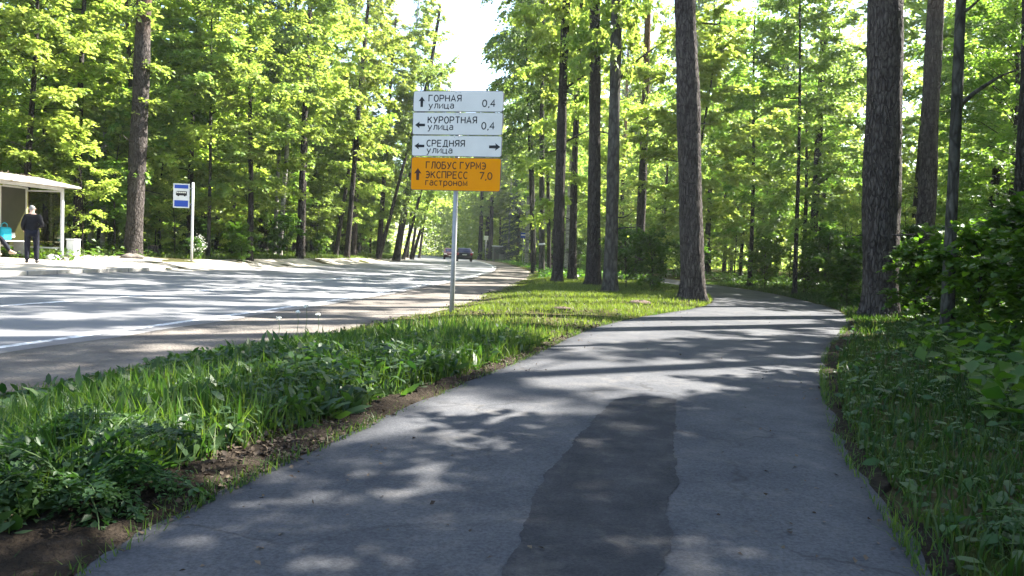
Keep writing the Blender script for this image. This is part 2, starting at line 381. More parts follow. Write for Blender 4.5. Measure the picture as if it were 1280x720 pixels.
sheet('bus_platform', lambda y: xe(y) - 14.5, lambda y: xe(y) - 8.62, np.arange(KY0, KY1 + .01, .4), 10, 0.03, M['sand'], 'pale sunlit waiting platform under the bus shelter', 'platform', 0.1, 0.0, 6)

def line(name, off, ww, y0, y1, seed):
    return sheet(name, lambda y: xe(y) + off - ww / 2, lambda y: xe(y) + off + ww / 2, np.arange(y0, y1, .35), 3, 0.010, M['paint'], None, None, .006, .006, seed, road, 0.004)
line('edge_line', 0.0, 0.10, -12, 110, 8)
line('centre_line', -3.2, 0.09, -12, 120, 9)

# the dark repair in the footpath: an irregular flush sheet
pp = [(0.84, 5.69), (1.08, 5.86), (1.33, 5.79), (1.17, 5.1), (1.05, 4.59), (0.96, 4.15), (0.90, 3.8), (0.80, 3.45), (0.71, 3.18), (0.68, 2.9), (0.63, 2.74), (0.50, 2.4), (0.40, 1.2), (0.3, -1),
      (-0.35, -1), (-0.2, 1.2), (-0.03, 2.2), (0.03, 2.6), (0.09, 2.97), (0.13, 3.33), (0.21, 3.65), (0.30, 3.94), (0.42, 4.4), (0.56, 4.83), (0.70, 5.3)]
rng = np.random.default_rng(5)
ring = []
for i in range(len(pp)):
    a, b = np.array(pp[i]), np.array(pp[(i + 1) % len(pp)])
    k = max(2, int(np.linalg.norm(b - a) / .022))
    for t in range(k): ring.append(a + (b - a) * t / k + rng.normal(0, .004, 2))
ring = np.array(ring)
rg0 = ring.copy(); j_ = rng.normal(0, 1, ring.shape); j_ = sum(np.roll(j_, q, 0) for q in range(-4, 5)) / 3
ring = (ring + 0.5 * np.roll(ring, 1, 0) + .5 * np.roll(ring, -1, 0)) / 2 + j_ * .007 + rng.normal(0, .003, ring.shape)
me = bpy.data.meshes.new('asphalt_patch')
me.from_pydata([(p[0], p[1], float(gbase(p[0], p[1])) + .0105) for p in ring], [], [tuple(range(len(ring)))])
link('asphalt_patch', me, path, M['patch'])

# soil showing between the footpath and the weeds
soil_w = pchip([-7, 2, 3.2, 5, 7, 9.5, 13], [.5, .52, .36, .22, .12, .06, .02])
sheet('soil_strip', lambda y: pL(y) - soil_w(y), lambda y: pL(y) + .12, np.arange(-6, 13, .05), 26, 0.001, M['soil'], 'bare brown soil along the left edge of the footpath', 'soil', .05, .03, 11,
      zf=lambda x, y: gbase(x, y) + (.022 + 0.016 * wob(x * 7, y * 7) + .014 * wob(x * 19, y * 17) + .008 * wob(x * 47, y * 43)) * sstep(-.06, .14, pL(y) - x))
soil_r = pchip([-7, 2, 5, 8, 12, 16], [.05, .05, .05, .16, .22, .03])
sheet('soil_edge', lambda y: pR(y) - .12, lambda y: pR(y) + soil_r(y) + .05, np.arange(-6, 16, .1), 10, 0.001, M['soil'], 'bare brown soil along the right edge of the footpath', 'soil', .015, .05, 12,
      zf=lambda x, y: gbase(x, y) + (.012 + 0.010 * wob(x * 7, y * 7) + .006 * wob(x * 23, y * 21)) * sstep(-.06, .10, x - pR(y)))

# kerb of the bus platform, stone by stone
kerb = empty('kerb', (float(xe(KY0)) - 8.5, KY0, 0))
tag(kerb, 'row of grey concrete kerb stones edging the bus platform', 'kerb')
ks = MB().box((0, 0, 0), (.16, .985, .30), bev=.012).mesh('kerb_stone'); ks.materials.append(M['kerb'])
yy = KY0
while yy < KY1 - .6:
    yc = yy + .5
    o = link('kerb_stone', ks, kerb)
    a = math.atan((float(xe(yc + .5)) - float(xe(yc - .5))))
    o.location = Vector((float(xe(yc)) - 8.55, yc, float(gbase(xe(yc) - 8.62, yc)) + .02 - .13 + random.Random(int(yc * 7)).uniform(-.006, .006))) - kerb.location
    o.rotation_euler.z = -a
    yy += 1.0

exec_marker = 0
# ------------------------------------------------------------------ leaves and wood
QUAD = (np.array([[0, 0, 0], [.48, .36, .10], [1, 0, -.06], [.48, -.36, .10]]), np.array([[0, 1, 2], [0, 2, 3]]))
_ml = [(0, 0), (.06, .30), (-.06, .52), (.30, .40), (.42, .58), (.58, .30), (.74, .30), (1.0, 0), (.74, -.30), (.58, -.30), (.42, -.58), (.30, -.40), (-.06, -.52), (.06, -.30)]
MAPLE = (np.array([[.34, 0, -.03]] + [[a, b, .09 * abs(b) * 2 - .07 * a * a] for a, b in _ml]), np.array([[0, i + 1, (i + 1) % 14 + 1] for i in range(14)]))
NEEDLE = (np.array([[0, -.03, 0], [0, .03, 0], [1, 0, .0]]), np.array([[0, 1, 2]]))
OVAL = (np.array([[0, 0, 0], [.3, .2, .05], [.7, .17, .03], [1, 0, -.1], [.7, -.17, .03], [.3, -.2, .05]]), np.array([[0, 1, 5], [1, 2, 5], [2, 4, 5], [2, 3, 4]]))

def unit(a): return a / np.maximum(np.linalg.norm(a, axis=-1, keepdims=True), 1e-9)

def leaves(name, P, D, Nn, S, rng, tmpl=QUAD, tint=None):
    """leaf-sized faces at P, pointing along D, facing Nn, S long"""
    D = unit(D); B = unit(np.cross(Nn, D)); Nn = np.cross(D, B)
    tv, tf = tmpl
    V = P[:, None] + S[:, None, None] * (tv[None, :, 0:1] * D[:, None] + tv[None, :, 1:2] * B[:, None] + tv[None, :, 2:3] * Nn[:, None])
    n, k = len(P), len(tv)
    F = (tf[None] + (np.arange(n) * k)[:, None, None]).reshape(-1, 3)
    if tint is None: tint = rng.random(n)
    return np_mesh(name, V.reshape(-1, 3), F, np.repeat(tint, k))

def rotz(v, a):
    c, s = np.cos(a), np.sin(a)
    return np.stack([v[:, 0] * c - v[:, 1] * s, v[:, 0] * s + v[:, 1] * c, v[:, 2]], -1)

def sprays(rng, branches, per_m, leaf_n, leaf_s, droop=0.25, flat=0.35, tw_len=(.35, .8), start=.25, tmpl=QUAD, name='crown'):
    """branches: list of (m,3) polylines; flat leafy twigs leave them alternately on both sides"""
    TP, TD, TL = [], [], []
    for b in branches:
        b = np.asarray(b); seg = np.linalg.norm(np.diff(b, axis=0), axis=1); L = seg.sum()
        n = max(3, int(L * per_m))
        s = start + (1 - start) * rng.random(n) ** .8
        u = s * (len(b) - 1); i = np.minimum(u.astype(int), len(b) - 2); f = (u - i)[:, None]
        p = b[i] * (1 - f) + b[i + 1] * f
        t = unit(b[i + 1] - b[i])
        side = np.where(np.arange(n) % 2 == 0, 1, -1) * rng.uniform(.35, 1.25, n)
        d = rotz(t, side); d[:, 2] = d[:, 2] * .5 + rng.normal(.0, .30, n)
        TP.append(p); TD.append(unit(d)); TL.append(rng.uniform(*tw_len, n) * (1.15 - .55 * s) * min(1.0, .45 + L / 4))
    TP, TD, TL = np.concatenate(TP), np.concatenate(TD), np.concatenate(TL)
    n = len(TP) * leaf_n
    k = np.repeat(np.arange(len(TP)), leaf_n)
    t = np.tile((np.arange(leaf_n) + .6) / leaf_n, len(TP)) + rng.normal(0, .06, n)
    P = TP[k] + TD[k] * (TL[k] * t)[:, None]
    P[:, 2] -= droop * TL[k] * t * t
    P += rng.normal(0, .035, P.shape)
    D = rotz(TD[k], np.where(np.arange(n) % 2 == 0, 1, -1) * rng.uniform(.2, 1.3, n)); D[:, 2] += rng.normal(-droop, .25, n)
    Nn = rng.normal(0, flat, (n, 3)); Nn[:, 2] += 1
    S = leaf_s * rng.uniform(.65, 1.25, n)
    tw = rng.random(len(TP))
    return leaves(name, P, D, Nn, S, rng, tmpl, np.clip(.6 * tw[k] + .4 * rng.random(n), 0, 1))

def arc(rng, p0, az, L, e0, e1, n=6, wob_=.08):
    p = np.array(p0, float); out = [p.copy()]
    for i in range(n):
        e = e0 + (e1 - e0) * i / (n - 1); az += rng.normal(0, wob_ * 2)
        p = p + L / n * np.array([math.cos(az) * math.cos(e), math.sin(az) * math.cos(e), math.sin(e)]) + rng.normal(0, wob_ * L / n * .4, 3)
        out.append(p.copy())
    return np.array(out)

def trunk_line(rng, h, lean=(0, 0), bend=.12, n=10):
    t = np.linspace(0, 1, n)
    ph = rng.uniform(0, 6, 2)
    x = lean[0] * h * t + bend * (np.sin(t * 4 + ph[0]) - math.sin(ph[0])) * t
    y = lean[1] * h * t + bend * (np.sin(t * 4 + ph[1]) - math.sin(ph[1])) * t
    return np.stack([x, y, h * t], -1)

def along(line_, z):
    return np.array([np.interp(z, line_[:, 2], line_[:, 0]), np.interp(z, line_[:, 2], line_[:, 1]), z])

def wood(line_, r0, r1, branches=(), br=.3, sides=10, flare=1.35, rng=None):
    """trunk with a root flare and its limbs, one mesh"""
    h = line_[-1, 2]
    zs = np.unique(np.concatenate([[-.25, 0, .12, .3, .6, 1.1], np.linspace(1.8, h, 12)]))
    pts = [along(line_, max(z, 0)) if z >= 0 else np.array([0, 0, z]) for z in zs]
    rad = [(r0 + (r1 - r0) * max(z, 0) / h) * (1 + (flare - 1) * math.exp(-max(z, 0) / .28)) for z in zs]
    m = MB(); m.tube(pts, rad, sides, cap=True)
    for b in branches:
        L = np.linalg.norm(b[-1] - b[0]); q = max(.008, br * (.02 + .012 * L))
        m.tube(b, list(np.linspace(q, .004, len(b))), 5, cap=False)
    return m.mesh('trunk', True)

def rugged(line_, r0, r1, seed, flare=1.35, zmax=10.0, sides=30):
    """the trunk of a tree seen close: furrows, swellings and root buttresses are real geometry"""
    rng = np.random.default_rng(seed); h = line_[-1, 2]
    zs = np.concatenate([[-.3, -.1, 0, .05, .1, .16, .23, .32, .42, .55], np.arange(.7, zmax, .13), np.linspace(zmax, h, 8)])
    a = np.linspace(0, 2 * np.pi, sides, endpoint=False)
    A, Zz = np.meshgrid(a, zs)
    zc_ = np.maximum(Zz, 0)
    base = (r0 + (r1 - r0) * zc_ / h)
    lobes = 1 + (flare - 1) * np.exp(-zc_ / .26) * (1 + .55 * np.cos(5 * A + rng.uniform(0, 6)) + .35 * np.cos(3 * A + rng.uniform(0, 6)))
    ph = rng.uniform(0, 6, 6)
    swell = 1 + .035 * np.sin(Zz * 1.7 + ph[0]) + .03 * np.sin(2 * A + Zz * .8 + ph[1]) + .02 * np.sin(3 * A - Zz * 1.3 + ph[2])
    fur = 1 + .028 * np.sin(11 * A + 1.6 * np.sin(Zz * 2.1 + ph[3])) + rng.normal(0, .014, A.shape)
    rr_ = base * lobes * swell * fur
    cx = np.interp(zc_, line_[:, 2], line_[:, 0]); cy2 = np.interp(zc_, line_[:, 2], line_[:, 1])
    V = np.stack([cx + rr_ * np.cos(A), cy2 + rr_ * np.sin(A), Zz], -1).reshape(-1, 3)
    m_ = len(zs); i = np.arange(m_ * sides).reshape(m_, sides); j = np.roll(i, -1, 1)
    F = np.stack([i[:-1], j[:-1], j[1:], i[1:]], -1).reshape(-1, 4)
    return V, F

def make_broadleaf(seed, h, z0, rad, nb, r0, per_m, leaf_n, leaf_s, e0=.45, e1=-.15, droop=.25, flat=.35, top=.5, tw=(.4, .95), lean=(0, 0), bend=.15, m_leaf='maple', m_bark='trunk_dark', tmpl=QUAD, peak=.4):
    rng = np.random.default_rng(seed)
    ln = trunk_line(rng, h, lean, bend)
    bs = []
    for i in range(nb):
        t = (i + rng.random() * .8) / nb
        z = z0 + (h - z0) * t
        prof = (min(1, .45 + t / peak * .55) if t < peak else 1 - (1 - .22) * ((t - peak) / (1 - peak)) ** 1.3)
        L = rad * prof * rng.uniform(.45, 1.25)
        el = e0 + top * t + rng.normal(0, .28)
        bs.append(arc(rng, along(ln, z), i * 2.4 + rng.normal(0, .6), L, el, e1 + top * t * .8 + rng.normal(0, .25), wob_=.13))
    wd = wood(ln, r0, r0 * .18, bs)
    wd.materials.append(M[m_bark])
    cr = sprays(rng, bs, per_m, leaf_n, leaf_s, droop, flat, tw, tmpl=tmpl)
    cr.materials.append(M[m_leaf])
    return wd, cr

def make_pine(seed, h, z0, rad, nb, r0):
    rng = np.random.default_rng(seed)
    ln = trunk_line(rng, h, (0, 0), .15)
    bs = []
    for i in range(nb):
        t = (i + rng.random()) / nb
        L = rad * (1 - .55 * t) * rng.uniform(.5, 1.2)
        bs.append(arc(rng, along(ln, z0 + (h - z0) * t), i * 2.4 + rng.normal(0, .5), L, .15 + .5 * t, .5 * t + .1))
    wd = wood(ln, r0, r0 * .3, bs, br=.7, sides=14); wd.materials.append(M['trunk_pine'])
    # needle tufts at the branch ends
    P, D = [], []
    for b in bs:
        for k in range(16):
            s = rng.uniform(.4, 1) * (len(b) - 1); i = min(int(s), len(b) - 2)
            c = b[i] + (b[i + 1] - b[i]) * (s - i) + rng.normal(0, .28, 3) * (1, 1, .5)
            n = 34
            P.append(np.repeat(c[None], n, 0) + rng.normal(0, .05, (n, 3))); d = rng.normal(0, 1, (n, 3)); d[:, 2] = np.abs(d[:, 2]) * .8; D.append(d)
    P, D = np.concatenate(P), np.concatenate(D)
    cr = leaves('crown', P, D, rng.normal(0, 1, P.shape), rng.uniform(.2, .38, len(P)), rng, (NEEDLE[0] * (1, 1.6, 1), NEEDLE[1]))
    cr.materials.append(M['needle'])
    return wd, cr

def make_spruce(seed, h, rad):
    rng = np.random.default_rng(seed)
    ln = trunk_line(rng, h, (0, 0), .03)
    bs = []
    for i in range(110):
        t = (i + rng.random()) / 110
        bs.append(arc(rng, along(ln, .6 + (h - .8) * t), i * 2.4 + rng.normal(0, .3), rad * (1 - t) ** .85 * rng.uniform(.75, 1.1) + .12, -.1, -.45 + .5 * t, wob_=.04))
    wd = wood(ln, .2, .03, bs); wd.materials.append(M['trunk_dark'])
    cr = sprays(rng, bs, 11, 12, .22, .5, .6, (.3, .6), start=.1, tmpl=(QUAD[0] * (1, .35, 1), QUAD[1])); cr.materials.append(M['spruce'])
    return wd, cr

PROTO = {
    'maple': [make_broadleaf(10 + k, 12.5, 2.3, 4.3, 60, .15, [9, 11, 8, 10][k], 14, [.17, .135, .20, .15][k], e0=.4, e1=-.2, flat=.45, bend=.25, m_leaf=['maple', 'hazel', 'maple', 'birch'][k]) for k in range(4)],
    'tall': [make_broadleaf(30 + k, 23, 6.5, 4.3, 90, .2, 8, 13, .19, e0=.65, e1=.1, droop=.35, flat=.5, bend=.35, m_leaf='maple') for k in range(3)],
    'birch': [make_broadleaf(40 + k, 25, 7.0, 3.5, 90, .17, 9, 14, .16, e0=.8, e1=-.7, droop=.9, flat=.7, bend=.3, m_leaf='birch', m_bark='trunk_birch') for k in range(3)],
    'sapling': [make_broadleaf(50 + k, 5.2, .8, 1.75, 30, .035, 12, 12, [.135, .10, .15, .12][k], e0=.5, e1=-.1, bend=.15, top=.6, m_leaf=['maple', 'hazel', 'hazel', 'maple'][k]) for k in range(4)],
    'pine': [make_pine(60 + k, 25, 15.5, 3.4, 40, .3) for k in range(2)],
    'spruce': [make_spruce(70 + k, 15, 3.0) for k in range(2)],
    'shrub': [make_broadleaf(80 + k, 1.7, .12, 1.0, 26, .014, 20, 9, .10, e0=.9, e1=.1, bend=.08, top=.4, tw=(.25, .55), m_leaf='shrub', peak=.5) for k in range(4)],
    'bush': [make_broadleaf(90 + k, 1.9, .10, 1.15, 30, .014, 11, 8, .125, e0=.9, e1=.0, bend=.08, top=.4, tw=(.3, .6), m_leaf='shrub', tmpl=MAPLE, peak=.5) for k in range(3)],
}

def tree(kind, x, y, label, group=None, s=1.0, k=None, rz=None, name=None, wood_me=None, cs=(1, 1, 1), cat='tree', crown=True, cz=0.0, lean=(0, 0)):
    v = int(abs(x) * 91 + abs(y) * 57)
    rr = random.Random(v * 7 + 3)
    pr = PROTO[kind]; wd, cr = pr[(v if k is None else k) % len(pr)]
    root = empty(name or {'maple': 'maple_tree', 'tall': 'broadleaf_tree', 'birch': 'birch_tree', 'sapling': 'sapling', 'pine': 'pine_tree', 'spruce': 'spruce_tree', 'shrub': 'shrub', 'bush': 'shrub'}[kind],
                 (x, y, g1(x, y)), rr.uniform(0, 6.28) if rz is None else rz)
    root.scale = (s, s, s)
    tag(root, label, cat, group)
    link('stem' if kind in ('shrub', 'bush') else 'trunk', wood_me or wd, root)
    if crown:
        c = link('foliage' if kind in ('shrub', 'bush') else 'crown', cr, root)
        c.scale = cs; c.location.z = cz; c.rotation_euler = (-math.atan(lean[1]), math.atan(lean[0]), 0)
    return root

def key_tree(kind, x, y, h, d, label, lean=(0, 0), bark='trunk_dark', name=None, group=None, cs=(1, 1, 1), limbs=(), bend=.12, cz=0, crown=True, k=None, flare=1.35, top=.35):
    """a tree whose own trunk can be made out: its trunk has its own girth and lean"""
    rng = np.random.default_rng(int(abs(x) * 100 + y * 17))
    ln = trunk_line(rng, h, lean, bend, 14)
    bs = [arc(rng, along(ln, z), az, L, e, e2, n=8, wob_=.05) for z, az, L, e, e2 in limbs]
    if y < 36:
        for q in range(rng.integers(3, 7)):                                   # dead stubs and twigs
            bs.append(arc(rng, along(ln, rng.uniform(1.8, 9.5)), rng.uniform(0, 6.28), rng.uniform(.25, 1.5), rng.uniform(-.2, .7), rng.uniform(-.3, .5), n=5, wob_=.12))
        V, F = rugged(ln, d / 2, d / 2 * top, int(abs(x) * 10 + y), flare, min(10, h * .6))
        mb = MB(); mb.add(V, F)
        for b_ in bs:
            q = max(.008, .02 + .012 * np.linalg.norm(b_[-1] - b_[0])); mb.tube(b_, list(np.linspace(q, .004, len(b_))), 6, cap=False)
        wd = mb.mesh('trunk', True)
    else:
        wd = wood(ln, d / 2, d / 2 * top, bs, br=1.0, sides=14, rng=rng, flare=flare)
    wd.materials.append(M[bark])
    ph = {'maple': 12.5, 'tall': 23, 'birch': 25, 'pine': 25}[kind]
    return tree(kind, x, y, label, group, 1.0, k, 0.0, name, wd, (cs[0], cs[1], (h - cz) / ph), cz=cz, crown=crown, lean=lean)

# ------------------------------------------------------------------ trees one can pick out
# on the verge between footpath and road
key_tree('pine', 4.91, 19.99, 25, .64, 'thick bare pine trunk standing alone at the inner bend of the footpath', (-.070, 0), 'trunk_pine', top=.6)
key_tree('tall', 2.94, 22.2, 22, .40, 'grey mossy trunk nearest the thick pine at the path bend', (-.012, 0), 'trunk_grey', cs=(.58, .58, 1), limbs=[(6.2, .3, 2.6, .9, .5)])
key_tree('tall', 2.88, 26.3, 23, .50, 'stout dark trunk close behind a grey mossy trunk on the verge', (-.028, 0), 'trunk_dark', cs=(.62, .62, 1))
key_tree('tall', 1.72, 28.0, 23, .42, 'blackish trunk with a low side limb, rising beside the road shoulder', (-.014, 0), 'trunk_dark', cs=(.68, .68, 1), limbs=[(7.2, .2, 3.0, .7, .3), (5.2, .1, 2.2, .6, .2)], bend=.2)
key_tree('maple', 2.6, 32.2, 15, .36, 'brown trunk leaning towards the road between two darker verge trunks', (-.02, 0), 'trunk_dark', cs=(1, 1, 1.2))
pt = key_tree('birch', 1.6, 40.5, 22, .34, 'pale grey trunk with a thin white band, at the end of the verge', (-.035, 0), 'trunk_grey', cs=(1.1, 1.1, 1))
MB().tube([(-.055, 0, 1.62), (-.06, 0, 1.72)], .185, 16).build('painted_band', M['white_metal'], pt, True)
key_tree('birch', 2.3, 46.5, 24, .26, 'slim dark birch close behind the banded grey trunk', (-.05, 0), 'trunk_dark', cs=(1.15, 1.15, 1))
key_tree('birch', 1.6, 54, 25, .28, 'grey birch leaning over the road past the banded grey trunk', (-.065, 0), 'trunk_grey', cs=(1.15, 1.15, 1))
key_tree('birch', -10.6, 69, 25, .3, 'pale birch leaning over the road among dark tilted trunks', (.05, 0), 'trunk_birch')
key_tree('tall', -11.7, 52, 24, .40, 'tall dark trunk leaning slightly over the road before the forked slanting trunk', (.06, 0), 'trunk_dark')
key_tree('birch', 1.2, 44.5, 23, .18, 'thin dark birch stem at the shoulder beside the banded grey trunk', (-.06, 0), 'trunk_dark', cs=(1.1, 1.1, 1))
key_tree('tall', 6.0, 35.2, 22, .46, 'thick brownish trunk among leaves behind the thick path bend pine', (.0, 0), 'trunk_pine', cs=(.5, .5, 1))
key_tree('birch', 1.3, 72, 25, .42, 'whitish birch trunk far along the right side of the road', (0, 0), 'trunk_birch')
key_tree('tall', 1.9, 76, 24, .45, 'dark trunk just behind the far whitish birch', (0, 0), 'trunk_dark')
key_tree('maple', 5.6, 24.5, 9, .12, 'thin slanting dark stem behind the thick pine at the path bend', (.07, .02), 'trunk_dark', cs=(.7, .7, .75))
# right of the footpath
key_tree('pine', 8.28, 16.6, 26, .78, 'massive dark pine trunk rising from the bushes at the outer bend of the path', (-.038, 0), 'trunk_pine', top=.65, flare=1.2)
key_tree('tall', 7.45, 12.6, 16, .20, 'slim dark trunk with one long side branch beside the massive pine', (-.02, 0), 'trunk_grey', limbs=[(3.75, .35, 2.4, .62, .25)], bend=.05, cs=(.35, .35, 1), cz=5, flare=1.15)
key_tree('pine', 12.25, 22.0, 25, .5, 'thick trunk standing back in the wood behind the slim dark trunk', (-.03, 0), 'trunk_pine', top=.7)
key_tree('pine', 11.7, 16.8, 25, .66, 'broad grey trunk in deep shade at the right of the wood', (-.03, 0), 'trunk_dark', top=.7)
key_tree('tall', 12.1, 30, 20, .33, 'straight medium trunk among sunlit leaves beyond the path bend', (.004, 0), 'trunk_dark', cs=(.8, .8, .9))
key_tree('maple', 9.95, 26, 11, .16, 'thin dark stem leaning left above the sunlit shrubs by the path', (-.03, .0), 'trunk_dark', cs=(.8, .8, .85))
key_tree('maple', 10.6, 33, 12, .20, 'thin dark stem behind the sunlit shrubs by the path', (-.01, .0), 'trunk_dark')
key_tree('birch', 9.9, 42, 22, .26, 'slender pale birch stem deep in the wood beyond the path', (0, 0), 'trunk_birch')
# across the road
key_tree('pine', -14.55, 28.3, 26, .64, 'big pine with a thick brown trunk behind the bus stop, beside a stump', (.035, 0), 'trunk_pine', top=.55, flare=1.25)
key_tree('maple', -16.9, 28.6, 12, .30, 'dark trunk just past the end of the bus shelter', (.02, 0), 'trunk_dark', k=0)
tree('maple', -17.3, 26.2, 'bright leafy tree whose boughs overhang the shelter roof end', s=.92, k=0, rz=1.0)
tree('maple', -19.0, 20.6, 'bright leafy tree right behind the middle of the shelter', s=.9, k=2, rz=2.2)
tree('maple', -21.5, 27.5, 'bright leafy tree between the shelter and the pale birch stem', s=1.05, k=0, rz=4.0)
key_tree('birch', -18.6, 33.5, 20, .19, 'slender pale birch stem between the shelter and the big pine', (.0, 0), 'trunk_birch', cs=(.8, .8, .85))
key_tree('maple', -18.7, 36.5, 13, .25, 'dark trunk between the pale birch stem and the big pine', (.03, 0), 'trunk_dark', k=1)
key_tree('maple', -14.7, 33.6, 13, .30, 'dark trunk right behind the bus stop sign', (0, 0), 'trunk_dark', k=2)
key_tree('maple', -13.4, 32.5, 12, .17, 'thin straight brown stem beside the bus stop sign', (.01, 0), 'trunk_grey', k=3)
key_tree('maple', -11.8, 33.2, 12, .26, 'dark stem standing at the edge of the sandy strip past the bus stop', (-.0, 0), 'trunk_dark', k=0)
key_tree('birch', -13.6, 43, 22, .30, 'pale birch trunk tilting right above a sunlit bush', (.05, 0), 'trunk_birch', group='leaning pale birches above the sunlit bush')
key_tree('birch', -14.1, 43.6, 22, .24, 'second pale birch trunk in the tilting pair above a sunlit bush', (.03, 0), 'trunk_birch', group='leaning pale birches above the sunlit bush')
key_tree('tall', -12.6, 44, 22, .42, 'dark trunk immediately right of the tilting pale birches', (0, 0), 'trunk_dark')
key_tree('tall', -11.85, 41, 22, .38, 'dark trunk with sunlit flecks at the roadside past the pale birches', (.01, 0), 'trunk_dark')
key_tree('maple', -13.2, 55, 14, .34, 'slanting dark trunk forking low over the far roadside', (.12, 0), 'trunk_dark', limbs=[(2.5, 2.6, 4, 1.1, 1.2)])
key_tree('tall', -12.3, 57, 22, .42, 'upright brown trunk between slanting roadside trunks', (.02, 0), 'trunk_pine')
key_tree('tall', -11.3, 62, 20, .45, 'dark roadside trunk left of the tilted pair', (.05, 0), 'trunk_dark')
key_tree('maple', -10.9, 60, 16, .34, 'tilted trunk of the roadside pair, leaning over the road', (.24, 0), 'trunk_dark')
key_tree('tall', -10.15, 64, 22, .62, 'thickest dark tilted trunk leaning over the road', (.14, 0), 'trunk_dark')
for i, (x, y, l) in enumerate([(-11.0, 74, .22), (-10.8, 79, .25), (-11.6, 84, .12), (-12.6, 88, .06), (-12.2, 96, .1)]):
    key_tree('maple' if i < 2 else 'tall', x, y, 17, .36, 'dark trunk in the far row leaning over the left side of the road', (l, 0), 'trunk_dark', group='far leaning row left of the road')
for x, y in ((-6.3, 118), (-5.4, 121), (-4.6, 116)):
    key_tree('tall', x + 1.0, y, 24, .75, 'tall dark trunk standing ahead where the road bends out of sight', (0, 0), 'trunk_dark', group='trunks ahead at the road bend')
tree('spruce', 0.6, 98, 'dark spruce filling the right roadside ahead of the car', s=.95, k=0)
tree('spruce', 3.4, 90, 'smaller dark spruce beside the big roadside spruce', s=.72, k=1)

# ------------------------------------------------------------------ the woods: repeats told apart only by place
taken = [(o.location.x, o.location.y) for o in bpy.data.objects if o.type == 'EMPTY' and o.get('category') == 'tree']
def free(x, y, d):
    return all((x - a) ** 2 + (y - b) ** 2 > d * d for a, b in taken)
rf = random.Random(4)
LIT = [(0.3, 12.5, 3.2), (1.8, 15.5, 3.0), (-3.4, 10.5, 2.0), (1.2, 9.0, 1.6), (-7, 20, 3.5), (-5, 27, 3)]      # open spots the sun reaches
def sunny(x, y, kind):
    hs = {'maple': (5, 8, 11), 'tall': (11, 15, 19), 'birch': (12, 17, 22), 'pine': (18, 22), 'sapling': (3,)}[kind]
    return any((x - .845 * h - a) ** 2 + (y - .468 * h - b) ** 2 < r * r for h in hs for a, b, r in LIT)
def left_ok(x, y): return x < float(xe(y)) - 12.0
def right_ok(x, y, m=1.6):
    if y < 42: return x > float(pR(y)) + m
    if x < float(xsr(y)) + 2.2: return False
    return not (float(pL(y)) - m < x < float(pR(y)) + m and y < 60)
def in_view(x, y, m=4): return y > 3 and abs(x) < y * .70 + m
def where(x, y):
    if x < float(xe(y)):
        d = float(xe(y)) - x
        if y < 28: return 'behind the bus shelter'
        if y < 37: return 'close behind the bus stop sign' if d < 16 else 'far back behind the big brown pine'
        if y < 50: return 'beside the tilting pale birches' if d < 17 else 'far back behind the tilting pale birches'
        if y < 70: return 'across the road near the thickest tilted trunk'
        return 'across the road past the tilted trunks'
    if y < 20: return 'near the massive dark pine'
    if y < 34: return 'outside the path bend' if x > 11 else 'by the path bend'
    if y < 50: return 'behind the verge trunks' if x < 8 else 'just past the path bend'
    if y < 75: return 'between the verge and the far whitish birch' if x < 12 else 'deep in the wood past the path bend'
    return 'near the far spruces' if x < 14 else 'farthest back in the wood'
def fill(kind, n, ok, yr, xr, dmin, label, group, smin, smax, **kw):
    c = t = 0
    while c < n and t < n * 60:
        t += 1
        y = rf.uniform(*yr); x = rf.uniform(*xr)
        if not ok(x, y) or not free(x, y, dmin) or sunny(x, y, kind): continue
        taken.append((x, y)); c += 1
        sc_ = rf.uniform(smin, smax)
        wh = where(x, y)
        tree(kind, x, y, label + ' ' + wh, group + ' ' + wh, sc_, **kw)
    return c
vl = lambda x, y: left_ok(x, y) and in_view(x, y)
vr = lambda x, y: right_ok(x, y) and in_view(x, y)
fill('maple', 34, lambda x, y: vl(x, y) and x > float(xe(y)) - 17, (24, 110), (-40, 0), 2.6, 'leafy bright wood edge tree', 'edge trees across the road', .85, 1.15)
fill('maple', 40, vl, (26, 80), (-60, -14), 2.6, 'leafy inner tree', 'inner trees across the road', .8, 1.1)
fill('tall', 26, vl, (34, 130), (-60, -10), 3.0, 'tall broadleaf tree', 'tall trees across the road', .85, 1.1)
fill('birch', 8, vl, (40, 130), (-50, -10), 3.0, 'tall fine leaved birch', 'birches across the road', .85, 1.05)
fill('sapling', 46, vl, (24, 70), (-45, -10), 1.4, 'young sapling', 'saplings across the road', .6, 1.1)
for x, y, k, s in ((20.5, 30.5, 'maple', 1.2), (23.5, 36.5, 'tall', 1.0), (18.6, 34.5, 'tall', .95)):
    taken.append((x, y)); tree(k, x, y, 'leafy tree filling the wood behind the thick trunk and the slim dark trunk', 'leafy trees behind the slim dark trunk', s)
fill('sapling', 18, lambda x, y: 11.6 < float(xe(y)) - x < 14.2 and not (-13.2 < x < -11.2 and y < 32), (29, 80), (-20, -9), 1.3, 'bright low sapling on the wood edge', 'edge saplings', .7, 1.25)
fill('maple', 38, lambda x, y: vr(x, y) and y > 20, (20, 75), (1, 45), 2.6, 'leafy green tree', 'trees beyond the footpath', .8, 1.1)
fill('tall', 30, lambda x, y: vr(x, y) and y > 26, (26, 130), (-8, 60), 3.0, 'tall broadleaf tree', 'tall trees beyond the footpath', .85, 1.1)
fill('birch', 10, lambda x, y: vr(x, y) and y > 42, (42, 120), (-8, 30), 3.0, 'tall fine leaved birch', 'birches beyond the footpath', .85, 1.05)
fill('sapling', 34, lambda x, y: right_ok(x, y, 2.2) and in_view(x, y) and y > 11, (11, 60), (4, 40), 1.5, 'young leafy sapling', 'saplings beyond the footpath', .6, 1.1)
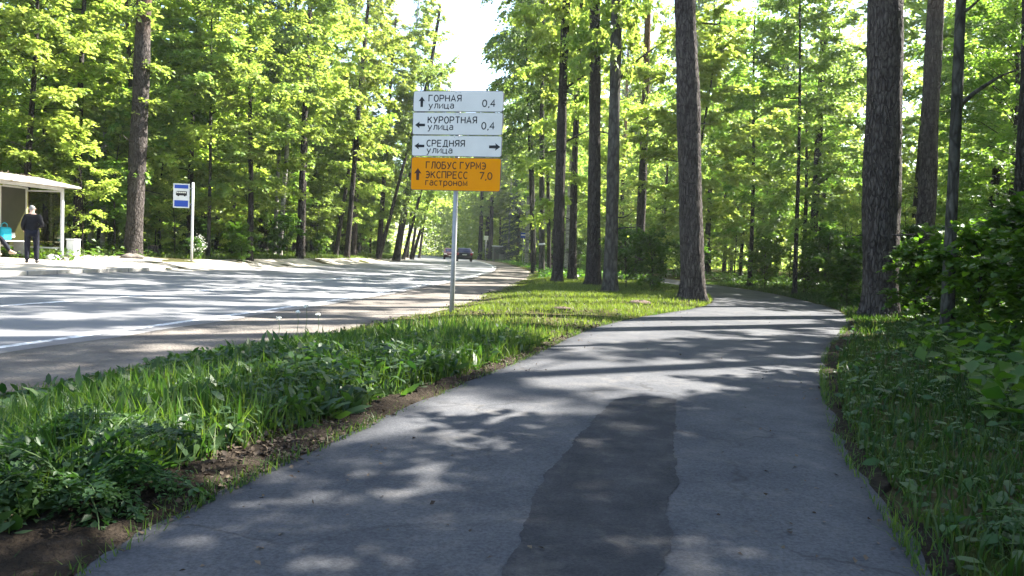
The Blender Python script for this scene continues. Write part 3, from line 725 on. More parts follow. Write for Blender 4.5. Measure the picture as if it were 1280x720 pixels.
fill('pine', 10, lambda x, y: vr(x, y) and y > 24, (24, 80), (9, 50), 3.5, 'bare high crowned pine', 'pines beyond the footpath', .8, 1.0)
# trees added right of the view, placed to shade the footpath and verge
for x, y, k, s in ((12.5, 9.5, 'maple', 1.05), (17.0, 12.2, 'tall', .84), (10.8, 7.2, 'maple', .85), (9.8, 9.0, 'maple', .72), (12.8, 11.8, 'maple', .85), (14.6, 14.3, 'maple', .8), (17.0, 17.4, 'tall', .75), (8.0, 6.4, 'maple', 1.05), (15.0, 6.5, 'tall', .95), (7.5, 1.5, 'maple', .95), (13.5, 1.5, 'tall', .9), (20, 11, 'tall', 1.0),
                   (12.2, 5.0, 'maple', 1.1), (11.0, 2.5, 'maple', 1.0), (16.8, 9.8, 'maple', 1.2), (17.5, 2.5, 'tall', 1.0)):
    tree(k, x, y, 'leafy tree added right of the view to shade the footpath', 'added shade trees right of the footpath', s)

tree('pine', 13.6, 14.0, 'high crowned pine added right of the view to shade the near verge', None, 1.0)  # unseen pine, added so its crown shades the near verge

# shrubs
for x, y, s, k in ((9.6, 21.5, 1.0, 0), (10.3, 24.0, 1.25, 1), (10.9, 27.6, 1.2, 2), (11.6, 21.6, 1.2, 3), (12.6, 25, 1.4, 0), (10.6, 31, 1.1, 1), (11.4, 34, 1.3, 2), (13.4, 28, 1.3, 3), (9.4, 38, 1.2, 0), (14, 32, 1.3, 1)):
    tree('shrub', x, y, 'sunlit bright green shrub lining the outside of the path bend', 'shrubs outside the path bend', s, k, cat='shrub')
for x, y, s, k in ((4.5, 23.8, 1.0, 0), (3.9, 25.3, 1.15, 1), (5.0, 26.8, 1.0, 2)):
    tree('shrub', x, y, 'dark green shrub behind the thick pine on the verge', 'shrubs on the verge', s, k, cat='shrub')
for x, y, s, k in ((8.0, 14.6, .75, 0), (8.9, 14.9, .95, 1), (7.6, 12.0, .8, 2), (8.7, 12.7, 1.0, 0), (7.3, 10.2, .85, 1), (6.6, 9.3, .7, 2), (8.2, 10.8, 1.05, 0), (6.5, 8.0, .75, 1), (7.5, 8.4, .95, 2), (9.6, 13.6, 1.15, 1), (6.0, 7.3, .6, 0), (9.2, 17.6, .8, 2), (8.9, 19.6, .7, 0), (9.8, 11.6, 1.2, 2)):
    wh = 'around the foot of the massive dark pine' if y > 13.2 else ('around the slim dark trunk' if y > 9.8 else 'bordering the dark grass right of the footpath')
    tree('bush', x, y, 'broad leaved bush in deep shade ' + wh, 'shaded bushes ' + wh, s, k, cat='shrub')
for x, y, s, k, l in ((-11.6, 31.6, .85, 0, 'low green bush spilling onto the sand right of the bus stop sign'), (-12.6, 40.2, 1.3, 1, 'rounded sunlit yellow green bush under the tilting pale birches'),
                      (-12.5, 33.6, .7, 2, 'small bush between the thin brown stem and the bus stop sign'), (-16.4, 30.8, .8, 3, 'small green bush left of the big brown pine'), (-13.0, 30.2, .5, 1, 'small green bush beside the stump')):
    tree('shrub', x, y, l, None, s, k, cat='shrub')
for i in range(26):
    y = rf.uniform(30, 100); x = float(xe(y)) - rf.uniform(11.0, 15)
    tree('shrub', x, y, 'green roadside shrub at the foot of the wood across the road', 'roadside shrubs across the road', rf.uniform(.5, 1.0), cat='shrub')
for i in range(26):
    y = rf.uniform(44, 110); x = float(xsr(y)) + rf.uniform(1.5, 9)
    tree('shrub', x, y, 'green shrub at the foot of the wood on the near side of the road', 'shrubs along the near roadside', rf.uniform(.6, 1.3), cat='shrub')

# the wood farther back, one mass
def far_wood(name, n, pos, label, seed, size=.42):
    rng = np.random.default_rng(seed)
    x, y, h = pos(rng, n)
    P = np.stack([x, y, np.array(gbase(x, y)) + h], -1)
    D = rng.normal(0, 1, (n, 3)); D[:, 2] *= .4
    Nn = rng.normal(0, .5, (n, 3)); Nn[:, 2] += 1
    cl = .5 + .5 * np.sin(x * .9) * np.sin(y * .8 + h * .7)
    o = link(name, leaves(name, P, D, Nn, size * rng.uniform(.6, 1.4, n), rng, QUAD, np.clip(.6 * cl + .4 * rng.random(n), 0, 1)), None, M['maple'])
    tag(o, label, 'wood', kind='stuff')
def clump(rng, n, xy, hmax, r=2.2):
    m = n // 60
    cx, cy_ = xy(rng, m); ch = rng.random(m) ** 1.15 * hmax
    k = rng.integers(0, m, n)
    off = rng.normal(0, .55, (n, 3)) * (r, r, r * .45)
    return cx[k] + off[:, 0], cy_[k] + off[:, 1], np.maximum(.1, ch[k] + off[:, 2])
def left_far(rng, m):
    y = rng.uniform(12, 170, m); d = 21 + rng.random(m) ** 1.2 * 34 + np.where(y > 90, -8, 0); return xe(y) - d, y
def right_far(rng, m):
    y = rng.uniform(12, 150, m); d = 17 + rng.random(m) * 34; return pR(np.minimum(y, 60)) + d * np.where(y > 70, rng.uniform(-.15, 1, m), 1.0), y
def ahead_far(rng, m):
    y = rng.uniform(118, 175, m); return xe(y) + 1.5 + rng.uniform(0, 45, m), y
far_wood('far_wood', 150000, lambda r, n: clump(r, n, left_far, 17), 'dense mass of leaves deep in the wood across the road', 1)
far_wood('far_wood', 150000, lambda r, n: clump(r, n, right_far, 24), 'dense mass of leaves deep in the wood beyond the footpath', 2)
far_wood('far_wood', 140000, lambda r, n: clump(r, n, ahead_far, 22, 3), 'distant mass of trees closing the view where the road bends', 3, .55)
def belt_far(rng, m):
    y = rng.uniform(185, 260, m); return rng.uniform(-190, 190, m), y
far_wood('far_wood', 60000, lambda r, n: clump(r, n, belt_far, 19, 5), 'faint farthest line of trees closing the horizon', 4, 1.3)

# ------------------------------------------------------------------ grass, weeds, litter
def blades(name, x, y, h, wd, label, seed, lean=.35, tintf=None):
    rng = np.random.default_rng(seed)
    n = len(x); z = gbase(x, y) + .03 * wob(x, y) - .01
    a = rng.uniform(0, 6.28, n); l = np.abs(rng.normal(0, lean, n)) * h
    dx, dy = np.cos(a) * l, np.sin(a) * l
    b = rng.uniform(0, 6.28, n); wx, wy = np.cos(b) * wd / 2, np.sin(b) * wd / 2
    P = np.stack([x, y, z], -1)
    def at_(t, s): return P + np.stack([dx * t * t + wx * s, dy * t * t + wy * s, h * (t - .18 * t * t * (l / h))], -1)
    V = np.stack([at_(0, 1), at_(0, -1), at_(.55, .8), at_(.55, -.8), at_(1, 0)], 1).reshape(-1, 3)
    f = np.array([[0, 1, 2], [1, 3, 2], [2, 3, 4]])
    F = (f[None] + (np.arange(n) * 5)[:, None, None]).reshape(-1, 3)
    t = np.clip((tintf(x, y) if tintf is not None else .4) + rng.normal(0, .22, n), 0, 1)
    o = link(name, np_mesh(name, V, F, np.repeat(t, 5)), None, M['grass'])
    return tag(o, label, 'grass', kind='stuff')

def scatter(rng, n, x0, x1, y0, y1, ok, dens=None):
    """n points over the rectangle where ok() holds, thinned by distance"""
    X_, Y_ = [], []
    c = 0
    while c < n:
        m = n * 2
        y = y0 + (y1 - y0) * rng.random(m) ** 1.7; x = rng.uniform(x0, x1, m)
        k = ok(x, y)
        if dens is not None: k &= rng.random(m) < dens(x, y)
        X_.append(x[k]); Y_.append(y[k]); c += int(k.sum())
    return np.concatenate(X_)[:n], np.concatenate(Y_)[:n]
def verge(x, y, a=.02, b=.0): return (x < pL(y) - a - np.where(y < 13, soil_w(np.minimum(y, 13)) * .85, 0)) & (x > xsr(y) + b)
def patchy(x, y): return .5 + .5 * np.sin(x * 1.9 + 1.1 * np.sin(y * 1.3)) * np.sin(y * 1.25 + .8 * np.sin(x * 2.1))
rng = np.random.default_rng(21)
def vden(x, y):
    bare = np.exp(-((x - .35) / .7) ** 2 - ((y - 12.2) / 1.6) ** 2) + .8 * np.exp(-((x + 1.6) / .8) ** 2 - ((y - 10.4) / .7) ** 2)
    return np.clip(.25 + .75 * patchy(x, y) - .7 * bare, .06, 1)
x, y = scatter(rng, 90000, -6, 7, .8, 46, lambda x, y: verge(x, y, .03, -.12), vden)
hh = rng.uniform(.05, .13, len(x)) * (1 + 1.1 * patchy(x * 1.7, y * 1.3) * (y < 9.5)) * (.4 + .6 * sstep(.2, 1.3, x - xsr(y)))
blades('verge_grass', x, y, hh, rng.uniform(.004, .009, len(x)) * (1 + y * .04), 'short grass covering the verge between road and footpath', 5, .5, lambda x, y: .25 + .45 * sstep(7, 12, y))
x, y = scatter(rng, 15000, -6, 3, .8, 11, lambda x, y: verge(x, y, .12, .05), lambda x, y: np.clip(1.1 * patchy(x * 1.3 + 4, y * 1.4) + .15, 0, 1) * sstep(11, 8, y))
hh = rng.uniform(.10, .30, len(x)) * (.25 + .75 * sstep(.2, 1.3, x - xsr(y)))
blades('tall_grass', x, y, hh, rng.uniform(.007, .016, len(x)), 'lush tall grass and weeds in the shaded part of the verge', 6, .45, lambda x, y: .2)
x, y = scatter(rng, 60000, 1, 16, .8, 40, lambda x, y: (x > pR(y) + .06 + .5 * soil_r(np.clip(y, -7, 16))) & (x < pR(y) + 5.5), lambda x, y: np.clip(.3 + .7 * patchy(x, y), 0, 1) * np.clip(1.25 - (x - pR(y)) / 5, .15, 1))
hh = rng.uniform(.05, .16, len(x))
blades('wood_edge_grass', x, y, hh, rng.uniform(.006, .013, len(x)) * (1 + y * .03), 'dark green grass between the footpath and the bushes on its right', 7, .5, lambda x, y: .2)
x, y = scatter(rng, 26000, -22, -6, 24.5, 100, lambda x, y: (xe(y) - x > sandw(y) - .6 + patchy(x, y) * .9) & (xe(y) - x < 14.2))
blades('roadside_grass', x, y, rng.uniform(.08, .25, len(x)), rng.uniform(.02, .045, len(x)), 'sunlit rough grass along the far roadside', 8, .5, lambda x, y: .6)

def edge_pts(rng, n):
    y = 1 + 16 * rng.random(n) ** 1.5; sd2 = rng.random(n) < .5; t = rng.exponential(.07, n) - .05
    ok = patchy(y * 2.2, y * 1.1 + sd2 * 3) > rng.random(n) * .9
    return np.where(sd2, pL(y) - t, pR(y) + t)[ok], y[ok]
x, y = edge_pts(rng, 9000)
blades('edge_grass', x, y, rng.uniform(.03, .09, len(x)), rng.uniform(.004, .008, len(x)), 'short tufts of grass creeping over both edges of the footpath', 9, .7, lambda x, y: .3)
def cover(name, n, pos, size, hmax, label, seed, mt='herb', tmpl=QUAD, up=1.0, rise=.1):
    rng = np.random.default_rng(seed)
    x, y = pos(rng, n)
    z = gbase(x, y) + .03 * wob(x, y) + rng.random(len(x)) ** 1.5 * hmax * np.where((x > -6) & (x < pL(y)) & (y < 14), .25 + .75 * sstep(.2, 1.3, x - xsr(y)), 1) * (.35 + .65 * patchy(x * .8, y * .8))
    P = np.stack([x, y, z], -1); D = rng.normal(0, 1, P.shape); D[:, 2] = rng.normal(rise, .35, len(x))
    Nn = rng.normal(0, .35, P.shape); Nn[:, 2] += up
    o = link(name, leaves(name, P, D, Nn, size * rng.uniform(.5, 1.3, len(x)), rng, tmpl), None, M[mt])
    return tag(o, label, 'plants' if mt != 'litter' else 'leaf litter', kind='stuff')
cover('verge_weeds', 15000, lambda r, n: scatter(r, n, -6, 3, .8, 12, lambda x, y: verge(x, y, .10, .0), lambda x, y: np.clip(patchy(x * 1.6 + 2, y * 1.5 + 1) * 1.2, .05, 1) * sstep(9.5, 6.5, y)), .085, .26, 'leafy low weeds mixed into the shaded verge grass', 31, tmpl=OVAL)
cover('long_leaved_weeds', 5000, lambda r, n: scatter(r, n, -6, 3, .8, 14, lambda x, y: verge(x, y, .06, .6), lambda x, y: np.clip(patchy(x * 2.3 + 5, y * 2.1) * 1.4 - .2, .03, 1) * sstep(10, 7, y)), .17, .06, 'long jagged dandelion leaves standing in the verge grass', 38, tmpl=(OVAL[0] * (1, .55, 1), OVAL[1]), up=.3, rise=.8)
cover('low_weeds', 9000, lambda r, n: scatter(r, n, 1, 9, .8, 14, lambda x, y: (x > pR(y) + .12) & (x < pR(y) + 3.5), lambda x, y: np.clip(patchy(x * 2.3 + 5, y * 2.1) * 1.3 - .1, .03, 1)), .09, .10, 'small leafy weeds in the dark grass right of the footpath', 39, tmpl=OVAL)
cover('ground_cover', 30000, lambda r, n: scatter(r, n, 3, 30, 5, 60, lambda x, y: (x > pR(np.minimum(y, 60)) + 1.0), None), .15, .45, 'low leafy plants covering the wood floor beyond the footpath', 32, mt='shrub')
cover('ground_cover', 30000, lambda r, n: scatter(r, n, -45, -8, 24, 110, lambda x, y: xe(y) - x > 11.6, None), .17, .55, 'low leafy plants covering the wood floor across the road', 33, mt='shrub')
cover('ground_cover', 12000, lambda r, n: scatter(r, n, -4, 8, 34, 110, lambda x, y: (x > xsr(y) + .5) & ((x < pL(np.minimum(y, 60)) - .3) | (y > 58)), None), .17, .4, 'low leafy plants between the far end of the verge and the road', 34, mt='shrub')
cover('leaf_litter', 16000, lambda r, n: scatter(r, n, -6, 3, .5, 13, lambda x, y: (x < pL(y) + .03) & (x > pL(y) - soil_w(np.minimum(y, 13)) - .35)), .032, .03, 'dry leaves and twigs littering the bare soil beside the footpath', 35, mt='litter')
cover('leaf_litter', 5000, lambda r, n: scatter(r, n, -3, 7, 9, 32, lambda x, y: verge(x, y, .0, -.2)), .06, .02, 'dry leaves scattered in the sunlit verge grass', 36, mt='litter')
cover('path_litter', 900, lambda r, n: scatter(r, n, -2, 9, 1.5, 26, lambda x, y: (x > pL(y)) & (x < pR(y)), lambda x, y: np.clip(1.2 - np.minimum(x - pL(y), pR(y) - x) * 1.3,   .10, 1)), .026, .010, 'small fallen leaves and bud scales lying on the footpath', 37, mt='litter')

# feathery weed in front: ferny leaves on arching stalks
def ferny(name, x, y, nl, L, seed, label, e=(.5, 1.1), group=None):
    rng = np.random.default_rng(seed)
    root = empty(name, (x, y, g1(x, y))); tag(root, label, 'plant', group)
    for i in range(nl):
        az = i * 2.4 + rng.normal(0, .3); LL = L * rng.uniform(.7, 1.15)
        ln = arc(rng, (rng.normal(0, .04), rng.normal(0, .04), 0), az, LL, rng.uniform(*e), rng.uniform(-.8, -.1), 9, .06)
        P, D, S = [], [], []
        for s in np.linspace(.32, 1, 12):
            u = s * 9; k = min(int(u), 8); p = ln[k] + (ln[k + 1] - ln[k]) * (u - k); t = unit(ln[k + 1] - ln[k])
            for sg in (-1, 1):
                tilt_ = rng.normal(0, .3); d = rotz(t[None], np.array([sg * rng.uniform(.75, 1.2)]))[0]; pl = (LL * .42 * (1.12 - s) + .015) * rng.uniform(.75, 1.15)
                for q in np.linspace(.15, 1, max(3, int(pl / .020))):
                    c = p + d * pl * q + np.array([0, 0, (tilt_ - .35) * pl * q * q])
                    for s2 in (-1, 1):
                        P.append(c); D.append(rotz(d[None], np.array([s2 * rng.uniform(.4, 1.1)]))[0] + rng.normal(0, .28, 3)); S.append(.036 * rng.uniform(.6, 1.3) * (1.3 - q * .8) * L / .5)
        P, D, S = np.array(P), np.array(D), np.array(S)
        Nn = rng.normal(0, .25, P.shape); Nn[:, 2] += 1
        lf = link('leaf', leaves('leaf', P, D, Nn, S, rng, (QUAD[0] * (1, .75, 1), QUAD[1]), np.clip(rng.normal(.4, .15) + rng.normal(0, .1, len(P)), 0, 1)), root, M['herb']); lf['kind'] = 'stuff'
        MB().tube(ln, list(np.linspace(.005, .0015, len(ln))), 5, False).build('stalk', M['stem'], lf)
    return root
ferny('feathery_weed', -1.78, 3.0, 22, .52, 3, 'large feathery leaved weed at the soil edge of the footpath', (.5, 1.35))
ferny('feathery_weed', -2.25, 3.5, 16, .46, 4, 'smaller feathery weed behind the large feathery one', (.5, 1.1))
for i, (x, y) in enumerate([(-2.2, 4.6), (-1.75, 5.3), (-2.6, 5.7), (-1.35, 6.2), (-2.2, 6.9), (-1.0, 7.4)]):
    ferny('feathery_weed', x, y, 7, .34, 10 + i, 'low feathery weed growing among the tall verge grass', (.6, 1.2), 'feathery weeds in the verge grass')
ferny('feathery_weed', 2.35, 2.9, 8, .36, 40, 'low feathery weed in the grass on the right side of the footpath', (.4, .9))

# white flower heads at the roadside
def flower(x, y, h, seed, label, group):
    rng = np.random.default_rng(seed)
    root = empty('white_flower', (x, y, g1(x, y))); tag(root, label, 'flower', group)
    MB().tube([(0, 0, 0), (.02, .01, h * .6), (.01, .0, h)], [.004, .003, .002], 5).build('stem', M['stem'], root)
    n = 60
    P = np.clip(rng.normal(0, .014, (n, 3)), -.026, .026) * (1, 1, .2) + (.01, 0, h)
    Nn = rng.normal(0, .4, P.shape); Nn[:, 2] += 1
    link('flower_head', leaves('flower_head', P, rng.normal(0, 1, P.shape), Nn, rng.uniform(.016, .028, n), rng), root, M['petal'])['kind'] = 'stuff'
M['petal'] = mat('white_petal', (0.72, 0.72, 0.66), 0.7)
for i in range(4):
    flower(-2.75 + .13 * i + .05 * math.sin(i * 5), 8.7 + .16 * ((i * 3) % 4), .30 + .04 * (i % 3), i, 'white flower head rising from the grass at the gravel shoulder', 'white flowers by the gravel shoulder')
# white blossoming shrub under the bus stop sign
b = tree('shrub', -12.6, 29.6, 'small shrub with white blossom just behind the bus stop post', None, .45, 2, cat='shrub')
rng = np.random.default_rng(77); n = 160
P = rng.normal(0, 1, (n, 3)); P = unit(P) * rng.uniform(.5, .95, (n, 1)) * (.8, .8, 1.0) + (0, 0, 1.35)
link('blossom', leaves('blossom', P, rng.normal(0, 1, P.shape), rng.normal(0, 1, P.shape) + (0, 0, .6), rng.uniform(.10, .2, n), rng), b, M['petal'])

# ------------------------------------------------------------------ stump, boulder, root plate, dirt clod
M['cut'] = noise_mat('cut_wood', [(0.3, (0.26, 0.19, 0.12)), (0.7, (0.40, 0.31, 0.21))], scale=14, bump=.3)
M['clod'] = noise_mat('dug_earth', [(0.3, (0.05, 0.035, 0.028)), (0.7, (0.13, 0.09, 0.07))], scale=9, bump=1.0, bdist=.04)
st = empty('tree_stump', (-14.9, 30.6, g1(-14.9, 30.6))); tag(st, 'low brown tree stump right of the big pine', 'stump')
rng = np.random.default_rng(3)
m = MB(); rr = [.30, .25, .22, .215]
m.tube([(0, 0, -.1), (0, 0, .1), (0.01, 0, .25), (0.02, 0, .40)], rr, 14); m.build('bark', M['trunk_pine'], st, True)
MB().tube([(0.02, 0, .401), (0.02, 0, .415)], .185, 14).build('cut_face', M['cut'], st)
def lump(name, x, y, r, sz, m_, label, cat, seed):
    rng = np.random.default_rng(seed)
    vs, fs = [], []
    nu, nv = 16, 9
    for j in range(nv):
        for i in range(nu):
            a, b_ = 2 * math.pi * i / nu, math.pi * j / (nv - 1)
            q = 1 + .22 * math.sin(3 * a + seed) * math.sin(b_) + .14 * math.sin(5 * a + 4 * b_) + rng.normal(0, .05)
            vs.append((r * sz[0] * q * math.sin(b_) * math.cos(a), r * sz[1] * q * math.sin(b_) * math.sin(a), r * sz[2] * q * math.cos(b_)))
    for j in range(nv - 1):
        for i in range(nu):
            fs.append((j * nu + i, j * nu + nu + i, j * nu + nu + (i + 1) % nu, j * nu + (i + 1) % nu))
    o = MB().add(vs, fs).build(name, m_, None, True); o.location = (x, y, g1(x, y) + r * sz[2] * .35)
    tag(o, label, cat)
lump('boulder', -13.9, 26.9, .30, (1.25, 1, .45), M['gravel'], 'low brownish boulder at the foot of the big pine', 'boulder', 1)
lump('earth_clod', 2.85, 16.5, .15, (1.7, 1, .5), M['clod'], 'dark brown heap of dug earth in the sunlit verge grass', 'earth heap', 2)
lump('earth_clod', 1.0, 14.3, .12, (1.6, 1.1, .4), M['clod'], 'small low earth heap nearer the direction sign', 'earth heap', 4)

# ------------------------------------------------------------------ direction sign with street names
def el(cx, cy, rx, ry, a0, a1, n=14):
    return [(cx + rx * math.cos(R(a0 + (a1 - a0) * k / n)), cy + ry * math.sin(R(a0 + (a1 - a0) * k / n))) for k in range(n + 1)]
_W = .62
# stroke letters: polylines in a box 0.62 wide and 1 high
GLYPH = {
    'Г': [[(0, 0), (0, 1), (.56, 1)]],
    'О': [el(.31, .5, .31, .5, 90, 450, 28)],
    'Р': [[(0, 0), (0, 1), (.30, 1)] + el(.32, .73, .27, .27, 90, -90) + [(0, .46)]],
    'Н': [[(0, 0), (0, 1)], [(.60, 0), (.60, 1)], [(0, .52), (.60, .52)]],
    'А': [[(-.03, 0), (.31, 1), (.65, 0)], [(.09, .33), (.53, .33)]],
    'Я': [[(.58, 0), (.58, 1), (.30, 1)] + el(.28, .73, .26, .27, 90, 270) + [(.58, .46)], [(.30, .46), (.0, 0)]],
    'К': [[(0, 0), (0, 1)], [(.58, 1), (.05, .48)], [(.20, .62), (.62, 0)]],
    'У': [[(0, 1), (.32, .36)], [(.62, 1), (.30, .22), (.18, .03), (.03, 0)]],
    'Т': [[(-.02, 1), (.64, 1)], [(.31, 0), (.31, 1)]],
    'С': [el(.33, .5, .32, .5, 48, 312, 22)],
    'Е': [[(.56, 1), (0, 1), (0, 0), (.56, 0)], [(0, .53), (.48, .53)]],
    'Д': [[(.08, 0), (.20, .6), (.22, 1), (.54, 1), (.54, 0)], [(-.05, -.17), (-.05, 0), (.68, 0), (.68, -.17)]],
    'Л': [[(-.02, 0), (.08, .04), (.16, .4), (.18, 1), (.58, 1), (.58, 0)]],
    'Б': [[(.52, 1), (0, 1), (0, 0), (.28, 0)] + el(.30, .29, .28, .29, -90, 90) + [(0, .58)]],
    'М': [[(0, 0), (.0, 1), (.33, .28), (.66, 1), (.66, 0)]],
    'Э': [el(.28, .5, .32, .5, 132, -132, 22), [(.12, .5), (.59, .5)]],
    'П': [[(0, 0), (0, 1), (.58, 1), (.58, 0)]],
    'у': [[(0, 1), (.30, .08)], [(.60, 1), (.27, .02), (.16, -.32), (-.02, -.38)]],
    'л': [[(-.02, .02), (.08, .08), (.16, .5), (.18, 1), (.56, 1), (.56, 0)]],
    'и': [[(0, 1), (0, 0), (.56, 1), (.56, 0)]],
    'ц': [[(0, 1), (0, 0), (.66, 0), (.66, -.26)], [(.54, 0), (.54, 1)]],
    'а': [[(.05, .86)] + el(.27, .74, .25, .26, 110, 0, 8) + [(.52, 0)], [(.52, .58)] + el(.24, .30, .24, .28, 90, 270) + [(.38, .04), (.52, .18)]],
    'г': [[(0, 0), (0, 1), (.46, 1)]],
    'с': [el(.30, .5, .29, .5, 48, 312, 18)],
    'т': [[(-.02, 1), (.56, 1)], [(.27, 0), (.27, 1)]],
    'р': [[(0, -.40), (0, 1)], el(.28, .5, .28, .5, 170, -170, 22)],
    'о': [el(.29, .5, .29, .5, 90, 450, 24)],
    'н': [[(0, 0), (0, 1)], [(.54, 0), (.54, 1)], [(0, .52), (.54, .52)]],
    'м': [[(0, 0), (0, 1), (.31, .2), (.62, 1), (.62, 0)]],
    '0': [el(.29, .5, .29, .5, 90, 450, 26)],
    '4': [[(.44, 0), (.44, 1), (0, .32), (.62, .32)]],
    '7': [[(0, 1), (.58, 1), (.18, 0)]],
    ',': [[(.10, .06), (.10, -.02), (.02, -.20)]],
}
def stroke(pts, wd):
    """a flat ribbon along a polyline with mitred corners"""
    P = [np.array(p, float) for p in pts]
    closed = np.linalg.norm(P[0] - P[-1]) < 1e-6
    if closed: P = P[:-1]
    n = len(P); Lf, Rt = [], []
    for k in range(n):
        a = P[k] - P[k - 1] if (k > 0 or closed) else None
        b = P[(k + 1) % n] - P[k] if (k < n - 1 or closed) else None
        a = None if a is None else a / np.linalg.norm(a); b = None if b is None else b / np.linalg.norm(b)
        if a is None: a = b
        if b is None: b = a
        na, nb = np.array([-a[1], a[0]]), np.array([-b[1], b[0]])
        m_ = na + nb; m_ = m_ / max(np.linalg.norm(m_), 1e-6); q = min(2.0, 1 / max(.3, float(m_ @ na)))
        e = np.zeros(2)
        if not closed and k == 0: e = -a * wd * .0
        Lf.append(P[k] + m_ * wd / 2 * q + e); Rt.append(P[k] - m_ * wd / 2 * q + e)
    vs = Lf + Rt
    fs = [(k, (k + 1) % n, n + (k + 1) % n, n + k) for k in range(n if closed else n - 1)]
    return vs, fs
def lettering(s, x0, x1, zb, cap, y, m_, parent, name='lettering', gap=.26, wd=.15):
    """stroke text between x0 and x1, baseline at zb, letters 'cap' high"""
    cur, placed = 0.0, []
    for ch in s:
        if ch == ' ': cur += .40; continue
        g = GLYPH[ch]; xs_ = [p[0] for st_ in g for p in st_]
        placed.append((cur - min(xs_), g)); cur += max(xs_) - min(xs_) + gap
    tot = cur - gap; sx = (x1 - x0) / tot
    mb = MB(); q = 0
    for off, g in placed:
        for st_ in g:
            vs, fs = stroke([((p[0] + off) * sx, p[1] * cap) for p in st_], wd * cap)
            mb.add([(x0 + v_[0], y - .00025 * (q % 3), zb + v_[1]) for v_ in vs], fs); q += 1
    return mb.build(name, m_, parent)

K = 1 / (4.5 * 71.23)                         # sign drawing units to metres
SGN = empty('direction_sign', (-1.06, 12.94, g1(-1.06, 12.94)), R(-10))
tag(SGN, 'direction sign with three white street name plates and an orange plate on a steel post', 'sign')
ZB = 2.16 - float(SGN.location.z)             # underside of the orange plate
MB().tube([(0.0, .06, -.4), (0.005, .06, 1.0), (.0, .06, ZB + 1.6)], .043, 14).build('post', M['galv'], SGN, True)
def zc(v): return ZB + (664 - v) * K           # plate coordinates: u 95..620, v 112..664 counted down
def xc(u): return (u - 364) * K
def rrect(u0, u1, v0, v1, r=10):
    out = []
    for cx_, cz_, a0 in ((u1 - r, v1 - r, -90), (u1 - r, v0 + r, 0), (u0 + r, v0 + r, 90), (u0 + r, v1 - r, 180)):
        for k in range(5):
            a = R(a0 + 22.5 * k); out.append((xc(cx_ + r * math.cos(a)), zc(cz_ - r * math.sin(a))))
    return out
def plate(name, v0, v1, mt, label):
    p = MB().prism(rrect(106, 622, v0, v1), 0.0, .022).build(name, M['sign_back'], SGN); p['label'] = label
    MB().prism(rrect(109, 619, v0 + 2.5, v1 - 2.5), -.0025, -.0002).build('face', mt, p)
    MB().box((xc(364), .05, zc((v0 + v1) / 2)), (1.5, .03, .05)).build('bracket', M['galv'], p)
    for u_ in (352, 376): MB().tube([(xc(u_), -.0026, zc(v0 + 9)), (xc(u_), -.007, zc(v0 + 9))], .007, 8).build('bolt', M['galv'], p)
    return p
def arrow(cu, cv, ang, mt, par, L=58, s=1.0):
    pts = [(0, 29), (-19, 2), (-8, 5), (-7, -29), (7, -29), (8, 5), (19, 2)]
    ca, sa = math.cos(R(ang)), math.sin(R(ang))
    poly = [(xc(cu + s * (px * ca - py * sa)), zc(cv - s * (px * sa + py * ca))) for px, py in pts]
    MB().prism(poly, -.0045, -.0027).build('arrow', mt, par)
def words(s, u0, u1, vb, cap, mt, par, ref='Н'):
    lettering(s, xc(u0), xc(u1), zc(vb), cap * K, -.0036, mt, par, wd=.172 if ref == 'Н' else .215)
p = plate('name_plate', 112, 227, M['sign_white'], 'white plate reading ГОРНАЯ улица 0,4')
arrow(156, 172, 0, M['black'], p); words('ГОРНАЯ', 197, 382, 170, 34, M['black'], p); words('улица', 197, 340, 208, 24, M['black'], p, 'н'); words('0,4', 505, 576, 198, 36, M['black'], p)
p = plate('name_plate', 230, 355, M['sign_white'], 'white plate reading КУРОРТНАЯ улица 0,4')
arrow(150, 301, 90, M['black'], p); words('КУРОРТНАЯ', 196, 474, 290, 35, M['black'], p); words('улица', 196, 340, 326, 24, M['black'], p, 'н'); words('0,4', 505, 576, 321, 36, M['black'], p)
p = plate('name_plate', 358, 474, M['sign_white'], 'white plate reading СРЕДНЯЯ улица')
arrow(150, 418, 90, M['black'], p); arrow(582, 418, -90, M['black'], p, s=1.1); words('СРЕДНЯЯ', 194, 410, 419, 34, M['black'], p); words('улица', 194, 340, 456, 24, M['black'], p, 'н')
p = plate('shop_plate', 480, 664, M['sign_orange'], 'orange plate reading ГЛОБУС ГУРМЭ ЭКСПРЕСС гастроном 7,0')
arrow(146, 575, 0, M['print_brown'], p, s=1.15); words('ГЛОБУС ГУРМЭ', 194, 534, 542, 36, M['print_brown'], p); words('ЭКСПРЕСС', 194, 432, 595, 36, M['print_brown'], p)
words('гастроном', 194, 432, 636, 25, M['print_brown'], p, 'н'); words('7,0', 503, 572, 597, 37, M['print_brown'], p)

